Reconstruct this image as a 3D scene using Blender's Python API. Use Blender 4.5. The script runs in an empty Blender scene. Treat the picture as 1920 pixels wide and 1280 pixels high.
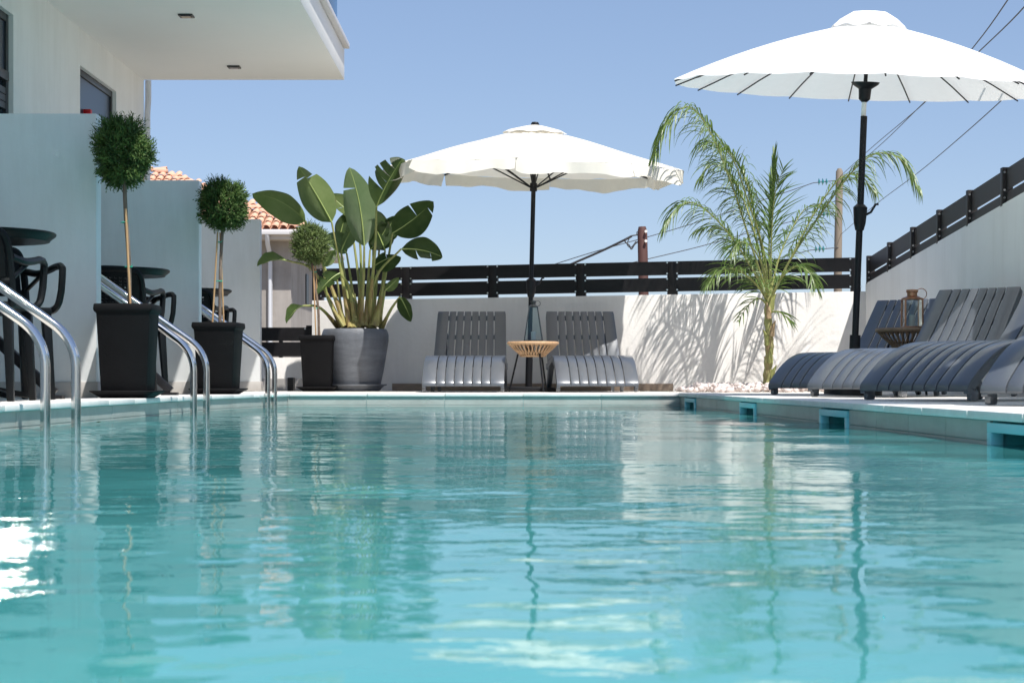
import bpy, bmesh, math, random
import numpy as np
from mathutils import Vector, Matrix, Euler

random.seed(7)
rng = np.random.default_rng(7)
PI = math.pi
R = math.radians
S = bpy.context.scene
COL = S.collection

# ------------------------------------------------------------------ camera, sky, sun, exposure
cam_d = bpy.data.cameras.new('camera')
cam = bpy.data.objects.new('camera', cam_d); COL.objects.link(cam)
cam.location = (0, 0, 0.21); cam.rotation_euler = (R(90), 0, 0)
cam_d.lens = 60; cam_d.sensor_width = 36; cam_d.shift_y = 74/1920
cam_d.clip_start = 0.05; cam_d.clip_end = 3000
cam_d.dof.use_dof = True; cam_d.dof.focus_distance = 13.5; cam_d.dof.aperture_fstop = 13
S.camera = cam
S.view_settings.view_transform = 'Standard'; S.view_settings.look = 'None'
S.view_settings.gamma = 1; S.view_settings.use_curve_mapping = False
S.view_settings.exposure = 0.76

SUN = Vector((0.31, -0.49, 1.0)).normalized()
elev = math.asin(SUN.z); azim = math.atan2(SUN.x, SUN.y)
w = bpy.data.worlds.new('World'); S.world = w; w.use_nodes = True
nt = w.node_tree; nt.nodes.clear()
sky = nt.nodes.new('ShaderNodeTexSky'); sky.sky_type = 'NISHITA'; sky.sun_disc = False
sky.sun_elevation = elev; sky.sun_rotation = azim
sky.altitude = 300; sky.air_density = 1.0; sky.dust_density = 0.35; sky.ozone_density = 3.0
hsv = nt.nodes.new('ShaderNodeMix'); hsv.data_type = 'RGBA'; hsv.blend_type = 'MULTIPLY'; hsv.inputs[0].default_value = 1.0; hsv.inputs[7].default_value = (0.745,0.805,0.95,1); gam = nt.nodes.new('ShaderNodeGamma'); gam.inputs[1].default_value = 0.65
bg = nt.nodes.new('ShaderNodeBackground'); bg.inputs['Strength'].default_value = 0.15
wo = nt.nodes.new('ShaderNodeOutputWorld')
nt.links.new(sky.outputs[0], gam.inputs[0]); nt.links.new(gam.outputs[0], hsv.inputs[6]); nt.links.new(hsv.outputs[2], bg.inputs['Color']); nt.links.new(bg.outputs[0], wo.inputs[0])
sd = bpy.data.lights.new('sun', 'SUN'); sd.energy = 3.9; sd.angle = R(0.53); sd.color = (1.0, 0.965, 0.91)
so = bpy.data.objects.new('sun', sd); COL.objects.link(so)
so.rotation_euler = (-SUN).to_track_quat('-Z', 'Y').to_euler(); so.location = (5, -6, 15)

S.render.engine = 'CYCLES'
cy = S.cycles
cy.use_denoising = True
try: cy.denoiser = 'OPENIMAGEDENOISE'
except Exception: pass
cy.max_bounces = 10; cy.diffuse_bounces = 5; cy.glossy_bounces = 4; cy.transparent_max_bounces = 16
cy.caustics_reflective = True; cy.caustics_refractive = False
cy.blur_glossy = 0.10; cy.sample_clamp_indirect = 0.0

# ------------------------------------------------------------------ helpers
F = 3200.0; H = 714.0; EZ = 0.21; DECK = 0.11
def P(px, py, Y):
    return Vector(((px-960)*Y/F, Y, EZ + (H-py)*Y/F))

def mat(name, col, rough=0.6, metal=0.0, spec=0.5, var=0.0, vscale=6.0, bump=0.0, bscale=60.0, stretch=(1,1,1), col2=None, transl=0.0, coat=0.0, detail=4):
    m = bpy.data.materials.new(name); m.use_nodes = True
    t = m.node_tree; b = t.nodes['Principled BSDF']; out = t.nodes['Material Output']
    b.inputs['Base Color'].default_value = (*col, 1); b.inputs['Roughness'].default_value = rough
    b.inputs['Metallic'].default_value = metal; b.inputs['Specular IOR Level'].default_value = spec
    if coat: b.inputs['Coat Weight'].default_value = coat; b.inputs['Coat Roughness'].default_value = 0.15
    tc = t.nodes.new('ShaderNodeTexCoord'); mp = t.nodes.new('ShaderNodeMapping'); mp.inputs['Scale'].default_value = stretch
    t.links.new(tc.outputs['Object'], mp.inputs['Vector'])
    if var > 0 or col2:
        n = t.nodes.new('ShaderNodeTexNoise'); n.inputs['Scale'].default_value = vscale; n.inputs['Detail'].default_value = detail; n.inputs['Roughness'].default_value = 0.65
        t.links.new(mp.outputs[0], n.inputs['Vector'])
        cr = t.nodes.new('ShaderNodeValToRGB')
        c2 = col2 or tuple(min(1, c*(1+var)) for c in col)
        c1 = col if col2 else tuple(c*(1-var) for c in col)
        cr.color_ramp.elements[0].position = 0.32; cr.color_ramp.elements[0].color = (*c1, 1)
        cr.color_ramp.elements[1].position = 0.68; cr.color_ramp.elements[1].color = (*c2, 1)
        t.links.new(n.outputs['Fac'], cr.inputs[0]); t.links.new(cr.outputs[0], b.inputs['Base Color'])
        colsock = cr.outputs[0]
    else: colsock = None
    if bump > 0:
        n2 = t.nodes.new('ShaderNodeTexNoise'); n2.inputs['Scale'].default_value = bscale; n2.inputs['Detail'].default_value = 6
        t.links.new(mp.outputs[0], n2.inputs['Vector'])
        bp = t.nodes.new('ShaderNodeBump'); bp.inputs['Strength'].default_value = bump; bp.inputs['Distance'].default_value = 0.01
        t.links.new(n2.outputs['Fac'], bp.inputs['Height']); t.links.new(bp.outputs[0], b.inputs['Normal'])
    if transl > 0:
        tr = t.nodes.new('ShaderNodeBsdfTranslucent'); tr.inputs['Color'].default_value = (*[min(1, c*1.25) for c in col], 1)
        if colsock: t.links.new(colsock, tr.inputs['Color'])
        mx = t.nodes.new('ShaderNodeMixShader'); mx.inputs[0].default_value = transl
        t.links.new(b.outputs[0], mx.inputs[1]); t.links.new(tr.outputs[0], mx.inputs[2]); t.links.new(mx.outputs[0], out.inputs[0])
    return m

def tag(o, label=None, cat=None, group=None, kind=None):
    if label: o['label'] = label
    if cat: o['category'] = cat
    if group: o['group'] = group
    if kind: o['kind'] = kind
    return o

def empty(name, loc, label, cat, group=None, rz=0.0):
    o = bpy.data.objects.new(name, None); COL.objects.link(o); o.empty_display_size = 0.1
    o.location = loc; o.rotation_euler = (0, 0, rz)
    return tag(o, label, cat, group)

def link(name, me, m, parent=None, smooth=False):
    if m is not None and not me.materials: me.materials.append(m)
    if smooth: me.polygons.foreach_set('use_smooth', [True]*len(me.polygons))
    o = bpy.data.objects.new(name, me); COL.objects.link(o)
    if parent is not None: o.parent = parent
    return o

class MB:
    """collects geometry of ONE mesh"""
    def __init__(s, off=None):
        s.v = []; s.f = []; s.uv = None; s.off = Vector(off) if off is not None else Vector((0,0,0))
    def add(s, vs, fs):
        b = len(s.v); s.v += [tuple(Vector(q)-s.off) for q in vs]; s.f += [tuple(i+b for i in f) for f in fs]
    def box(s, x0, x1, y0, y1, z0, z1):
        s.add([(x0,y0,z0),(x1,y0,z0),(x1,y1,z0),(x0,y1,z0),(x0,y0,z1),(x1,y0,z1),(x1,y1,z1),(x0,y1,z1)],
              [(0,3,2,1),(4,5,6,7),(0,1,5,4),(1,2,6,5),(2,3,7,6),(3,0,4,7)])
    def prism(s, pts, z0, z1):
        n = len(pts)
        vs = [(x,y,z0) for x,y in pts]+[(x,y,z1) for x,y in pts]
        s.add(vs, [tuple(range(n-1,-1,-1)), tuple(range(n,2*n))]+[(i,(i+1)%n,n+(i+1)%n,n+i) for i in range(n)])
    def tube(s, pts, r, n=8, cap=True, sq=False):
        pts = [Vector(p) for p in pts]; k = len(pts)
        rs = r if isinstance(r, (list, tuple)) else [r]*k
        vs = []; prev = None
        for i, p in enumerate(pts):
            t = (pts[min(i+1,k-1)]-pts[max(i-1,0)])
            if t.length < 1e-9: t = Vector((0,0,1))
            t.normalize()
            if prev is None:
                a = Vector((0,0,1)) if abs(t.z) < 0.9 else Vector((0,1,0))
                u = t.cross(a).normalized()
            else:
                u = (prev - t*prev.dot(t)); u = u.normalized() if u.length > 1e-6 else t.orthogonal().normalized()
            prev = u; v = t.cross(u)
            for j in range(n):
                a = 2*PI*j/n + (PI/4 if sq else 0)
                vs.append(p + (u*math.cos(a)+v*math.sin(a))*rs[i])
        fs = [(i*n+j, i*n+(j+1)%n, (i+1)*n+(j+1)%n, (i+1)*n+j) for i in range(k-1) for j in range(n)]
        if cap: fs += [tuple(range(n-1,-1,-1)), tuple(range((k-1)*n, k*n))]
        s.add(vs, fs)
    def lathe(s, prof, c=(0,0,0), n=32, close=False):
        c = Vector(c); k = len(prof); vs = []
        for r_, z in prof:
            for j in range(n):
                a = 2*PI*j/n; vs.append(c+Vector((r_*math.cos(a), r_*math.sin(a), z)))
        fs = [(i*n+j, i*n+(j+1)%n, (i+1)*n+(j+1)%n, (i+1)*n+j) for i in range(k-1) for j in range(n)]
        s.add(vs, fs)
    def make(s, name, m, parent=None, smooth=False, bevel=0.0, world=False):
        if world and parent is not None:
            L = parent.location; s.v = [(a-L.x, b-L.y, c-L.z) for a,b,c in s.v]
        me = bpy.data.meshes.new(name); me.from_pydata(s.v, [], s.f); me.validate(); me.update()
        bm = bmesh.new(); bm.from_mesh(me)
        bmesh.ops.recalc_face_normals(bm, faces=bm.faces)
        if bevel > 0:
            es = [e for e in bm.edges if len(e.link_faces) == 2 and e.calc_face_angle(0) > 0.6]
            bmesh.ops.bevel(bm, geom=es, offset=bevel, segments=2, affect='EDGES', profile=0.5)
        bm.to_mesh(me); bm.free()
        o = link(name, me, m, parent, smooth or bevel > 0)
        if smooth or bevel > 0:
            try: me.set_sharp_from_angle(angle=R(40))
            except Exception: pass
        return o

def kids(o): return [c for c in COL.objects if c.parent == o]
def copy_tree(o, parent=None):
    c = o.copy(); COL.objects.link(c); c.parent = parent
    for ch in list(o.children): copy_tree(ch, c)
    return c

def catmull(pts, per=6):
    pts = [Vector(p) for p in pts]; out = []
    q = [pts[0]*2-pts[1]] + pts + [pts[-1]*2-pts[-2]]
    for i in range(1, len(q)-2):
        a, b, c, d = q[i-1], q[i], q[i+1], q[i+2]
        for j in range(per):
            t = j/per
            out.append(0.5*((2*b)+(c-a)*t+(2*a-5*b+4*c-d)*t*t+(3*b-a-3*c+d)*t*t*t))
    out.append(pts[-1]); return out

# ------------------------------------------------------------------ materials
M_white = mat('white_render', (0.82,0.81,0.79), 0.85, var=0.03, vscale=1.6, bump=0.12, bscale=45)
M_wall = mat('boundary_render', (0.74,0.715,0.685), 0.9, var=0.05, vscale=1.3, bump=0.25, bscale=28)
M_soffit = mat('soffit_paint', (0.80,0.79,0.77), 0.8, var=0.015, vscale=1.2)
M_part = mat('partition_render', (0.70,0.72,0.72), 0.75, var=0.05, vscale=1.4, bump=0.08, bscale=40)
M_plinth = mat('plinth_tile', (0.40,0.38,0.36), 0.6, var=0.08, vscale=5)
M_coping = mat('coping_stone', (0.78,0.76,0.74), 0.45, var=0.05, vscale=9, bump=0.1, bscale=120)
M_deck = mat('deck_stone', (0.68,0.64,0.59), 0.6, var=0.07, vscale=3, bump=0.15, bscale=80)
M_ptile = mat('pool_tile', (0.37,0.38,0.36), 0.35, var=0.10, vscale=5, stretch=(1,1,4), bump=0.08, bscale=60)
M_basin = mat('pool_basin', (0.22,0.62,0.64), 0.5)
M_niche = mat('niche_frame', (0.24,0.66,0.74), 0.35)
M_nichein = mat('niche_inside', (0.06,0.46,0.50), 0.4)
M_black = mat('black_metal', (0.009,0.009,0.011), 0.42, spec=0.3, bump=0.05, bscale=200)
M_fence = mat('fence_black', (0.009,0.008,0.009), 0.42, spec=0.3, var=0.15, vscale=2)
M_fence2 = mat('fence_brown', (0.022,0.019,0.019), 0.45, spec=0.25, var=0.12, vscale=2)
M_blackpl = mat('black_plastic', (0.005,0.006,0.007), 0.4, spec=0.16, bump=0.12, bscale=90)
M_pot = mat('planter_black', (0.008,0.008,0.009), 0.7, spec=0.10, var=0.15, vscale=5, bump=0.15, bscale=70)
M_bigpot = mat('grey_pot', (0.13,0.14,0.16), 0.5, spec=0.4, var=0.22, vscale=3, stretch=(1,1,5), bump=0.25, bscale=30)
M_steel = mat('polished_steel', (0.70,0.69,0.67), 0.10, metal=1.0, bump=0.02, bscale=20)
M_bolt = mat('bolt_steel', (0.75,0.75,0.75), 0.3, metal=1.0)
M_lounger = mat('lounger_resin', (0.066,0.076,0.092), 0.40, spec=1.0, coat=0.6, var=0.06, vscale=8, bump=0.06, bscale=150)
M_cream = mat('cream_canvas', (0.86,0.82,0.73), 0.9, spec=0.1, var=0.02, vscale=20, bump=0.1, bscale=300, transl=0.20)
M_canvas = mat('white_canvas', (0.92,0.91,0.89), 0.9, spec=0.1, var=0.015, vscale=20, bump=0.1, bscale=300, transl=0.26)
M_rattan = mat('rattan', (0.50,0.31,0.17), 0.55, var=0.25, vscale=40, bump=0.3, bscale=200)
M_rattan_d = mat('rattan_brown', (0.20,0.13,0.08), 0.55, var=0.25, vscale=40, bump=0.3, bscale=200)
M_copper = mat('copper', (0.42,0.22,0.13), 0.35, metal=0.9, var=0.2, vscale=20)
M_grey_metal = mat('dark_lantern_metal', (0.06,0.065,0.065), 0.35, metal=0.7)
M_candle = mat('candle_wax', (0.75,0.74,0.70), 0.5)
M_wood = mat('wood_skirting', (0.20,0.145,0.105), 0.6, col2=(0.30,0.23,0.175), vscale=7, stretch=(1,1,14), bump=0.2)
M_terra = mat('terracotta', (0.60,0.30,0.19), 0.85, col2=(0.76,0.50,0.37), vscale=1.6, bump=0.2)
M_house = mat('concrete_render', (0.34,0.31,0.285), 0.9, var=0.13, vscale=1.1, bump=0.2)
M_gutter = mat('gutter_metal', (0.62,0.60,0.60), 0.5)
M_pipe = mat('pipe_plastic', (0.62,0.63,0.66), 0.45)
M_bark = mat('topiary_bark', (0.11,0.075,0.055), 0.9, col2=(0.24,0.18,0.14), vscale=30, stretch=(1,1,0.3), bump=0.6, bscale=80)
M_cane = mat('bamboo_cane', (0.42,0.26,0.13), 0.6, var=0.2, vscale=15, stretch=(1,1,0.2))
M_tie = mat('green_tie', (0.02,0.40,0.26), 0.5)
M_needle = mat('cypress_green', (0.020,0.050,0.009), 0.7, col2=(0.095,0.165,0.028), vscale=13, transl=0.15)
M_needle2 = mat('cypress_olive', (0.055,0.095,0.022), 0.7, col2=(0.19,0.25,0.075), vscale=18, transl=0.15)
M_palmleaf = mat('palm_leaflet', (0.060,0.115,0.020), 0.42, col2=(0.16,0.24,0.05), vscale=9, transl=0.25)
M_palmstem = mat('palm_stem', (0.24,0.25,0.08), 0.5, var=0.25, vscale=12)
M_trunk = mat('palm_trunk', (0.26,0.19,0.10), 0.85, col2=(0.30,0.36,0.12), vscale=9, stretch=(1,1,0.35), bump=0.7, bscale=60)
M_fibre = mat('palm_fibre', (0.36,0.26,0.15), 0.9, var=0.3, vscale=40, bump=0.8)
M_petiole = mat('petiole', (0.17,0.22,0.05), 0.5, col2=(0.34,0.32,0.12), vscale=9, stretch=(1,1,0.4))
M_sheath = mat('petiole_sheath', (0.20,0.12,0.05), 0.6, col2=(0.36,0.34,0.11), vscale=14, stretch=(1,1,0.35), bump=0.4)
M_midrib = mat('midrib', (0.34,0.42,0.13), 0.45)
M_soil = mat('potting_soil', (0.05,0.035,0.025), 0.95, bump=0.8)
M_pebble = mat('pink_pebble', (0.60,0.50,0.47), 0.8, col2=(0.76,0.68,0.65), vscale=14, bump=0.4, bscale=60)
M_pole = mat('painted_pole', (0.085,0.035,0.028), 0.7, var=0.25, vscale=3, stretch=(1,1,0.15))
M_pole2 = mat('weathered_pole', (0.22,0.18,0.14), 0.85, var=0.25, vscale=3, stretch=(1,1,0.15))
M_wire = mat('wire', (0.05,0.05,0.055), 0.6)
M_insul = mat('insulator_glass', (0.04,0.34,0.34), 0.15, spec=0.8)
M_red = mat('red_plastic', (0.55,0.01,0.015), 0.5)
M_ground = mat('dry_ground', (0.26,0.22,0.16), 0.95, var=0.2, vscale=0.3)
M_frame = mat('window_frame', (0.020,0.021,0.024), 0.4)
M_leafb = mat('fallen_leaf', (0.25,0.12,0.05), 0.7)

def glass(name, tint, alpha_t=0.85, rough=0.02):
    m = bpy.data.materials.new(name); m.use_nodes = True; t = m.node_tree; t.nodes.clear()
    tr = t.nodes.new('ShaderNodeBsdfTransparent'); tr.inputs[0].default_value = (*tint, 1)
    gl = t.nodes.new('ShaderNodeBsdfGlossy'); gl.inputs['Roughness'].default_value = rough
    lw = t.nodes.new('ShaderNodeFresnel'); lw.inputs[0].default_value = 1.5
    mx = t.nodes.new('ShaderNodeMixShader'); out = t.nodes.new('ShaderNodeOutputMaterial')
    t.links.new(lw.outputs[0], mx.inputs[0]); t.links.new(tr.outputs[0], mx.inputs[1]); t.links.new(gl.outputs[0], mx.inputs[2]); t.links.new(mx.outputs[0], out.inputs[0])
    return m
def stain(m, amt=0.10, sc=1.6, stretch=(2.2,2.2,0.28), seed=0.0):
    t = m.node_tree; b = t.nodes['Principled BSDF']; src = b.inputs['Base Color'].links[0].from_socket
    tc = t.nodes.new('ShaderNodeTexCoord'); mp = t.nodes.new('ShaderNodeMapping'); mp.inputs['Scale'].default_value = stretch; mp.inputs['Location'].default_value = (seed,seed,0)
    n = t.nodes.new('ShaderNodeTexNoise'); n.inputs['Scale'].default_value = sc; n.inputs['Detail'].default_value = 7; n.inputs['Roughness'].default_value = 0.7
    cr = t.nodes.new('ShaderNodeValToRGB'); cr.color_ramp.elements[0].position = 0.25; cr.color_ramp.elements[0].color = (1-amt,1-amt*1.05,1-amt*1.15,1); cr.color_ramp.elements[1].position = 0.55; cr.color_ramp.elements[1].color = (1,1,1,1)
    mx = t.nodes.new('ShaderNodeMix'); mx.data_type = 'RGBA'; mx.blend_type = 'MULTIPLY'; mx.inputs[0].default_value = 1
    t.links.new(tc.outputs['Object'], mp.inputs[0]); t.links.new(mp.outputs[0], n.inputs['Vector']); t.links.new(n.outputs['Fac'], cr.inputs[0])
    t.links.new(src, mx.inputs[6]); t.links.new(cr.outputs[0], mx.inputs[7]); t.links.new(mx.outputs[2], b.inputs['Base Color'])
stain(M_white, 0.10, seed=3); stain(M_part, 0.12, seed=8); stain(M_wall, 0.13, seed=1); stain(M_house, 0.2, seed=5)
stain(M_bigpot, 0.25, 2.5, seed=2); stain(M_ptile, 0.22, 2.0, (1,1,0.3), seed=4); stain(M_coping, 0.12, 3.0, (1,1,1), seed=6); stain(M_fence, 0.3, 2.0, (1,1,3), seed=9)
M_glass = glass('clear_glass', (0.86,0.91,0.90))
M_glassb = glass('blue_glass', (0.32,0.62,0.78))
M_pane = mat('window_pane', (0.02,0.028,0.04), 0.06, spec=0.8)

# leaf material with lateral veins (uses uv)
def leafmat(name, c1, c2):
    m = mat(name, c1, 0.38, spec=0.45, col2=c2, vscale=3.0, transl=0.32)
    t = m.node_tree; b = t.nodes['Principled BSDF']
    uv = t.nodes.new('ShaderNodeUVMap'); uv.uv_map = 'UVMap'
    mp = t.nodes.new('ShaderNodeMapping'); mp.inputs['Scale'].default_value = (0.35, 1, 1)
    wv = t.nodes.new('ShaderNodeTexWave'); wv.wave_type = 'BANDS'; wv.bands_direction = 'Y'; wv.inputs['Scale'].default_value = 9; wv.inputs['Distortion'].default_value = 0.6
    t.links.new(uv.outputs[0], mp.inputs[0]); t.links.new(mp.outputs[0], wv.inputs['Vector'])
    bp = t.nodes.new('ShaderNodeBump'); bp.inputs['Strength'].default_value = 0.9; bp.inputs['Distance'].default_value = 0.008
    mxc = t.nodes.new('ShaderNodeMix'); mxc.data_type = 'RGBA'; mxc.blend_type = 'MULTIPLY'; mxc.inputs[0].default_value = 0.35
    src = b.inputs['Base Color'].links[0].from_socket; t.links.new(src, mxc.inputs[6]); t.links.new(wv.outputs['Color'], mxc.inputs[7]); t.links.new(mxc.outputs[2], b.inputs['Base Color'])
    t.links.new(wv.outputs['Fac'], bp.inputs['Height']); t.links.new(bp.outputs[0], b.inputs['Normal'])

    sx = t.nodes.new('ShaderNodeSeparateXYZ'); t.links.new(uv.outputs[0], sx.inputs[0])
    nz = t.nodes.new('ShaderNodeTexNoise'); nz.inputs['Scale'].default_value = 14; tc3 = t.nodes.new('ShaderNodeTexCoord'); t.links.new(tc3.outputs['Object'], nz.inputs['Vector'])
    ad = t.nodes.new('ShaderNodeMath'); ad.operation = 'MULTIPLY_ADD'; ad.inputs[1].default_value = 0.55; t.links.new(nz.outputs['Fac'], ad.inputs[0]); t.links.new(sx.outputs[0], ad.inputs[2])
    rp = t.nodes.new('ShaderNodeValToRGB'); rp.color_ramp.elements[0].position = 0.0; rp.color_ramp.elements[1].position = 1.0
    sb = t.nodes.new('ShaderNodeMath'); sb.operation = 'MULTIPLY_ADD'; sb.inputs[1].default_value = 6.0; sb.inputs[2].default_value = -7.6; t.links.new(ad.outputs[0], sb.inputs[0]); t.links.new(sb.outputs[0], rp.inputs[0])
    mb_ = t.nodes.new('ShaderNodeMix'); mb_.data_type = 'RGBA'; t.links.new(rp.outputs[0], mb_.inputs[0]); t.links.new(mxc.outputs[2], mb_.inputs[6]); mb_.inputs[7].default_value = (0.20,0.13,0.05,1)
    t.links.new(mb_.outputs[2], b.inputs['Base Color'])
    return m
M_leafA = leafmat('paddle_leaf_pale', (0.17,0.28,0.11), (0.27,0.38,0.17))
M_leafB = leafmat('paddle_leaf_dark', (0.045,0.095,0.022), (0.12,0.19,0.055))
M_leafC = leafmat('paddle_leaf_lime', (0.20,0.31,0.08), (0.33,0.43,0.15))

# water: Fresnel mirror over a milky turquoise body that lets part of the light through
def watermat():
    m = bpy.data.materials.new('pool_water'); m.use_nodes = True; t = m.node_tree; t.nodes.clear()
    out = t.nodes.new('ShaderNodeOutputMaterial')
    tc = t.nodes.new('ShaderNodeTexCoord')
    n = t.nodes.new('ShaderNodeTexNoise'); n.inputs['Scale'].default_value = 9; n.inputs['Detail'].default_value = 3
    mp = t.nodes.new('ShaderNodeMapping'); mp.inputs['Scale'].default_value = (1.0, 1.5, 1)
    bp = t.nodes.new('ShaderNodeBump'); bp.inputs['Strength'].default_value = 0.06; bp.inputs['Distance'].default_value = 0.012
    t.links.new(tc.outputs['Object'], mp.inputs[0]); t.links.new(mp.outputs[0], n.inputs['Vector']); t.links.new(n.outputs['Fac'], bp.inputs['Height'])
    nb = t.nodes.new('ShaderNodeTexNoise'); nb.inputs['Scale'].default_value = 30; nb.inputs['Detail'].default_value = 2
    mb = t.nodes.new('ShaderNodeMapping'); mb.inputs['Scale'].default_value = (0.8, 1.2, 1); t.links.new(tc.outputs['Object'], mb.inputs[0]); t.links.new(mb.outputs[0], nb.inputs['Vector'])
    bp2 = t.nodes.new('ShaderNodeBump'); bp2.inputs['Strength'].default_value = 0.035; bp2.inputs['Distance'].default_value = 0.006
    t.links.new(nb.outputs['Fac'], bp2.inputs['Height']); t.links.new(bp.outputs[0], bp2.inputs['Normal']); bp = bp2
    n3 = t.nodes.new('ShaderNodeTexNoise'); n3.inputs['Scale'].default_value = 1.1; n3.inputs['Detail'].default_value = 3
    t.links.new(tc.outputs['Object'], n3.inputs['Vector'])
    cr = t.nodes.new('ShaderNodeValToRGB'); cr.color_ramp.elements[0].position = 0.3; cr.color_ramp.elements[1].position = 0.7
    cr.color_ramp.elements[0].color = (0.060,0.315,0.325,1); cr.color_ramp.elements[1].color = (0.11,0.455,0.465,1)
    t.links.new(n3.outputs['Fac'], cr.inputs[0])
    df = t.nodes.new('ShaderNodeBsdfDiffuse'); t.links.new(cr.outputs[0], df.inputs[0])
    tr = t.nodes.new('ShaderNodeBsdfTransparent'); tr.inputs[0].default_value = (0.35,0.85,0.86,1)
    m1 = t.nodes.new('ShaderNodeMixShader'); m1.inputs[0].default_value = 0.25
    t.links.new(df.outputs[0], m1.inputs[1]); t.links.new(tr.outputs[0], m1.inputs[2])
    gl = t.nodes.new('ShaderNodeBsdfGlossy'); gl.inputs['Roughness'].default_value = 0.0
    t.links.new(bp.outputs[0], gl.inputs['Normal'])
    fr = t.nodes.new('ShaderNodeFresnel'); fr.inputs[0].default_value = 1.46; t.links.new(bp.outputs[0], fr.inputs['Normal'])
    m2 = t.nodes.new('ShaderNodeMixShader'); t.links.new(fr.outputs[0], m2.inputs[0])
    t.links.new(m1.outputs[0], m2.inputs[1]); t.links.new(gl.outputs[0], m2.inputs[2]); t.links.new(m2.outputs[0], out.inputs[0])
    return m
M_water = watermat()

# ================================================================== GROUND AND POOL
g = MB(); g.add([(-1500,-600,-1.6),(1500,-600,-1.6),(1500,2500,-1.6),(-1500,2500,-1.6)], [(0,1,2,3)])
tag(g.make('ground', M_ground), kind='structure')

edge = [(-2.17,-2.0),(-2.14,12.1),(-1.88,14.32),(1.41,14.32),(1.60,5.3),(1.75,-2.0)]   # pool wall faces
def offset_poly(pts, d):
    """offset outwards (left of travel is outside for this order)"""
    out = []
    for i, p in enumerate(pts):
        ns = []
        for a, b in ((i-1,i),(i,i+1)):
            if a < 0 or b >= len(pts): continue
            dx, dy = pts[b][0]-pts[a][0], pts[b][1]-pts[a][1]; L = math.hypot(dx,dy)
            ns.append((-dy/L, dx/L))
        if len(ns) == 1: n = ns[0]; k = 1
        else:
            n = (ns[0][0]+ns[1][0], ns[0][1]+ns[1][1]); L = math.hypot(*n); n = (n[0]/L, n[1]/L)
            k = 1/(n[0]*ns[0][0]+n[1]*ns[0][1])
        out.append((p[0]+n[0]*d*k, p[1]+n[1]*d*k))
    return out
inner = offset_poly(edge, -0.016); outer = offset_poly(edge, 0.30)

# deck sheets
dk = MB()
o_ = outer
dk.add([(-3.75,-2,0.106),(o_[0][0],-2,0.106),(o_[1][0],o_[1][1],0.106),(-3.75,o_[1][1],0.106)], [(0,1,2,3)])
dk.add([(-3.75,o_[1][1],0.106),(o_[1][0],o_[1][1],0.106),(o_[2][0],o_[2][1],0.106),(-3.75,o_[2][1],0.106)], [(0,1,2,3)])
dk.add([(-3.75,o_[2][1],0.106),(3.6,o_[3][1],0.106),(3.6,18.3,0.106),(-3.75,18.3,0.106)], [(0,1,2,3)])
dk.add([(o_[4][0],o_[4][1],0.106),(3.6,o_[4][1],0.106),(3.6,o_[3][1],0.106),(o_[3][0],o_[3][1],0.106)], [(0,1,2,3)])
dk.add([(o_[5][0],-2,0.106),(3.6,-2,0.106),(3.6,o_[4][1],0.106),(o_[4][0],o_[4][1],0.106)], [(0,1,2,3)])
def deckmat():
    m = M_deck; t = m.node_tree; b = t.nodes['Principled BSDF']
    br = t.nodes.new('ShaderNodeTexBrick'); br.offset = 0.0; br.inputs['Scale'].default_value = 1; br.inputs['Brick Width'].default_value = 0.6; br.inputs['Row Height'].default_value = 0.6; br.inputs['Mortar Size'].default_value = 0.006
    br.inputs['Mortar'].default_value = (0.42,0.40,0.37,1)
    tc = t.nodes.new('ShaderNodeTexCoord'); t.links.new(tc.outputs['Object'], br.inputs['Vector'])
    src = b.inputs['Base Color'].links[0].from_socket
    t.links.new(src, br.inputs['Color1']); t.links.new(src, br.inputs['Color2']); t.links.new(br.outputs[0], b.inputs['Base Color'])
deckmat()
tag(dk.make('pool_deck', M_deck), kind='structure')

# coping slabs, each a child
cop = empty('pool_coping', (0,0,0), None, None); cop['kind'] = 'structure'
def lerp2(a, b, t): return (a[0]+(b[0]-a[0])*t, a[1]+(b[1]-a[1])*t)
for i in range(5):
    ia, ib, oa, ob = inner[i], inner[i+1], outer[i], outer[i+1]
    L = math.hypot(ib[0]-ia[0], ib[1]-ia[1]); n = max(1, round(L/0.6)); gp = 0.0022/L
    for k in range(n):
        a, b = k/n+gp, (k+1)/n-gp
        p = [lerp2(ia,ib,a), lerp2(ia,ib,b), lerp2(oa,ob,b), lerp2(oa,ob,a)]
        m_ = MB(); dz = random.uniform(-0.0008,0.0008); m_.prism(p, 0.08+dz, DECK+dz)
        m_.make('coping_slab', M_coping, cop, bevel=0.005)
cb = MB()
for i in range(5):
    ia, ib = edge[i], edge[i+1]; oa, ob = outer[i], outer[i+1]
    cb.prism([lerp2(ia,oa,.1), lerp2(ib,ob,.1), ob, oa], 0.078, 0.1)
cb.make('mortar_bed', M_plinth, cop)

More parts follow.
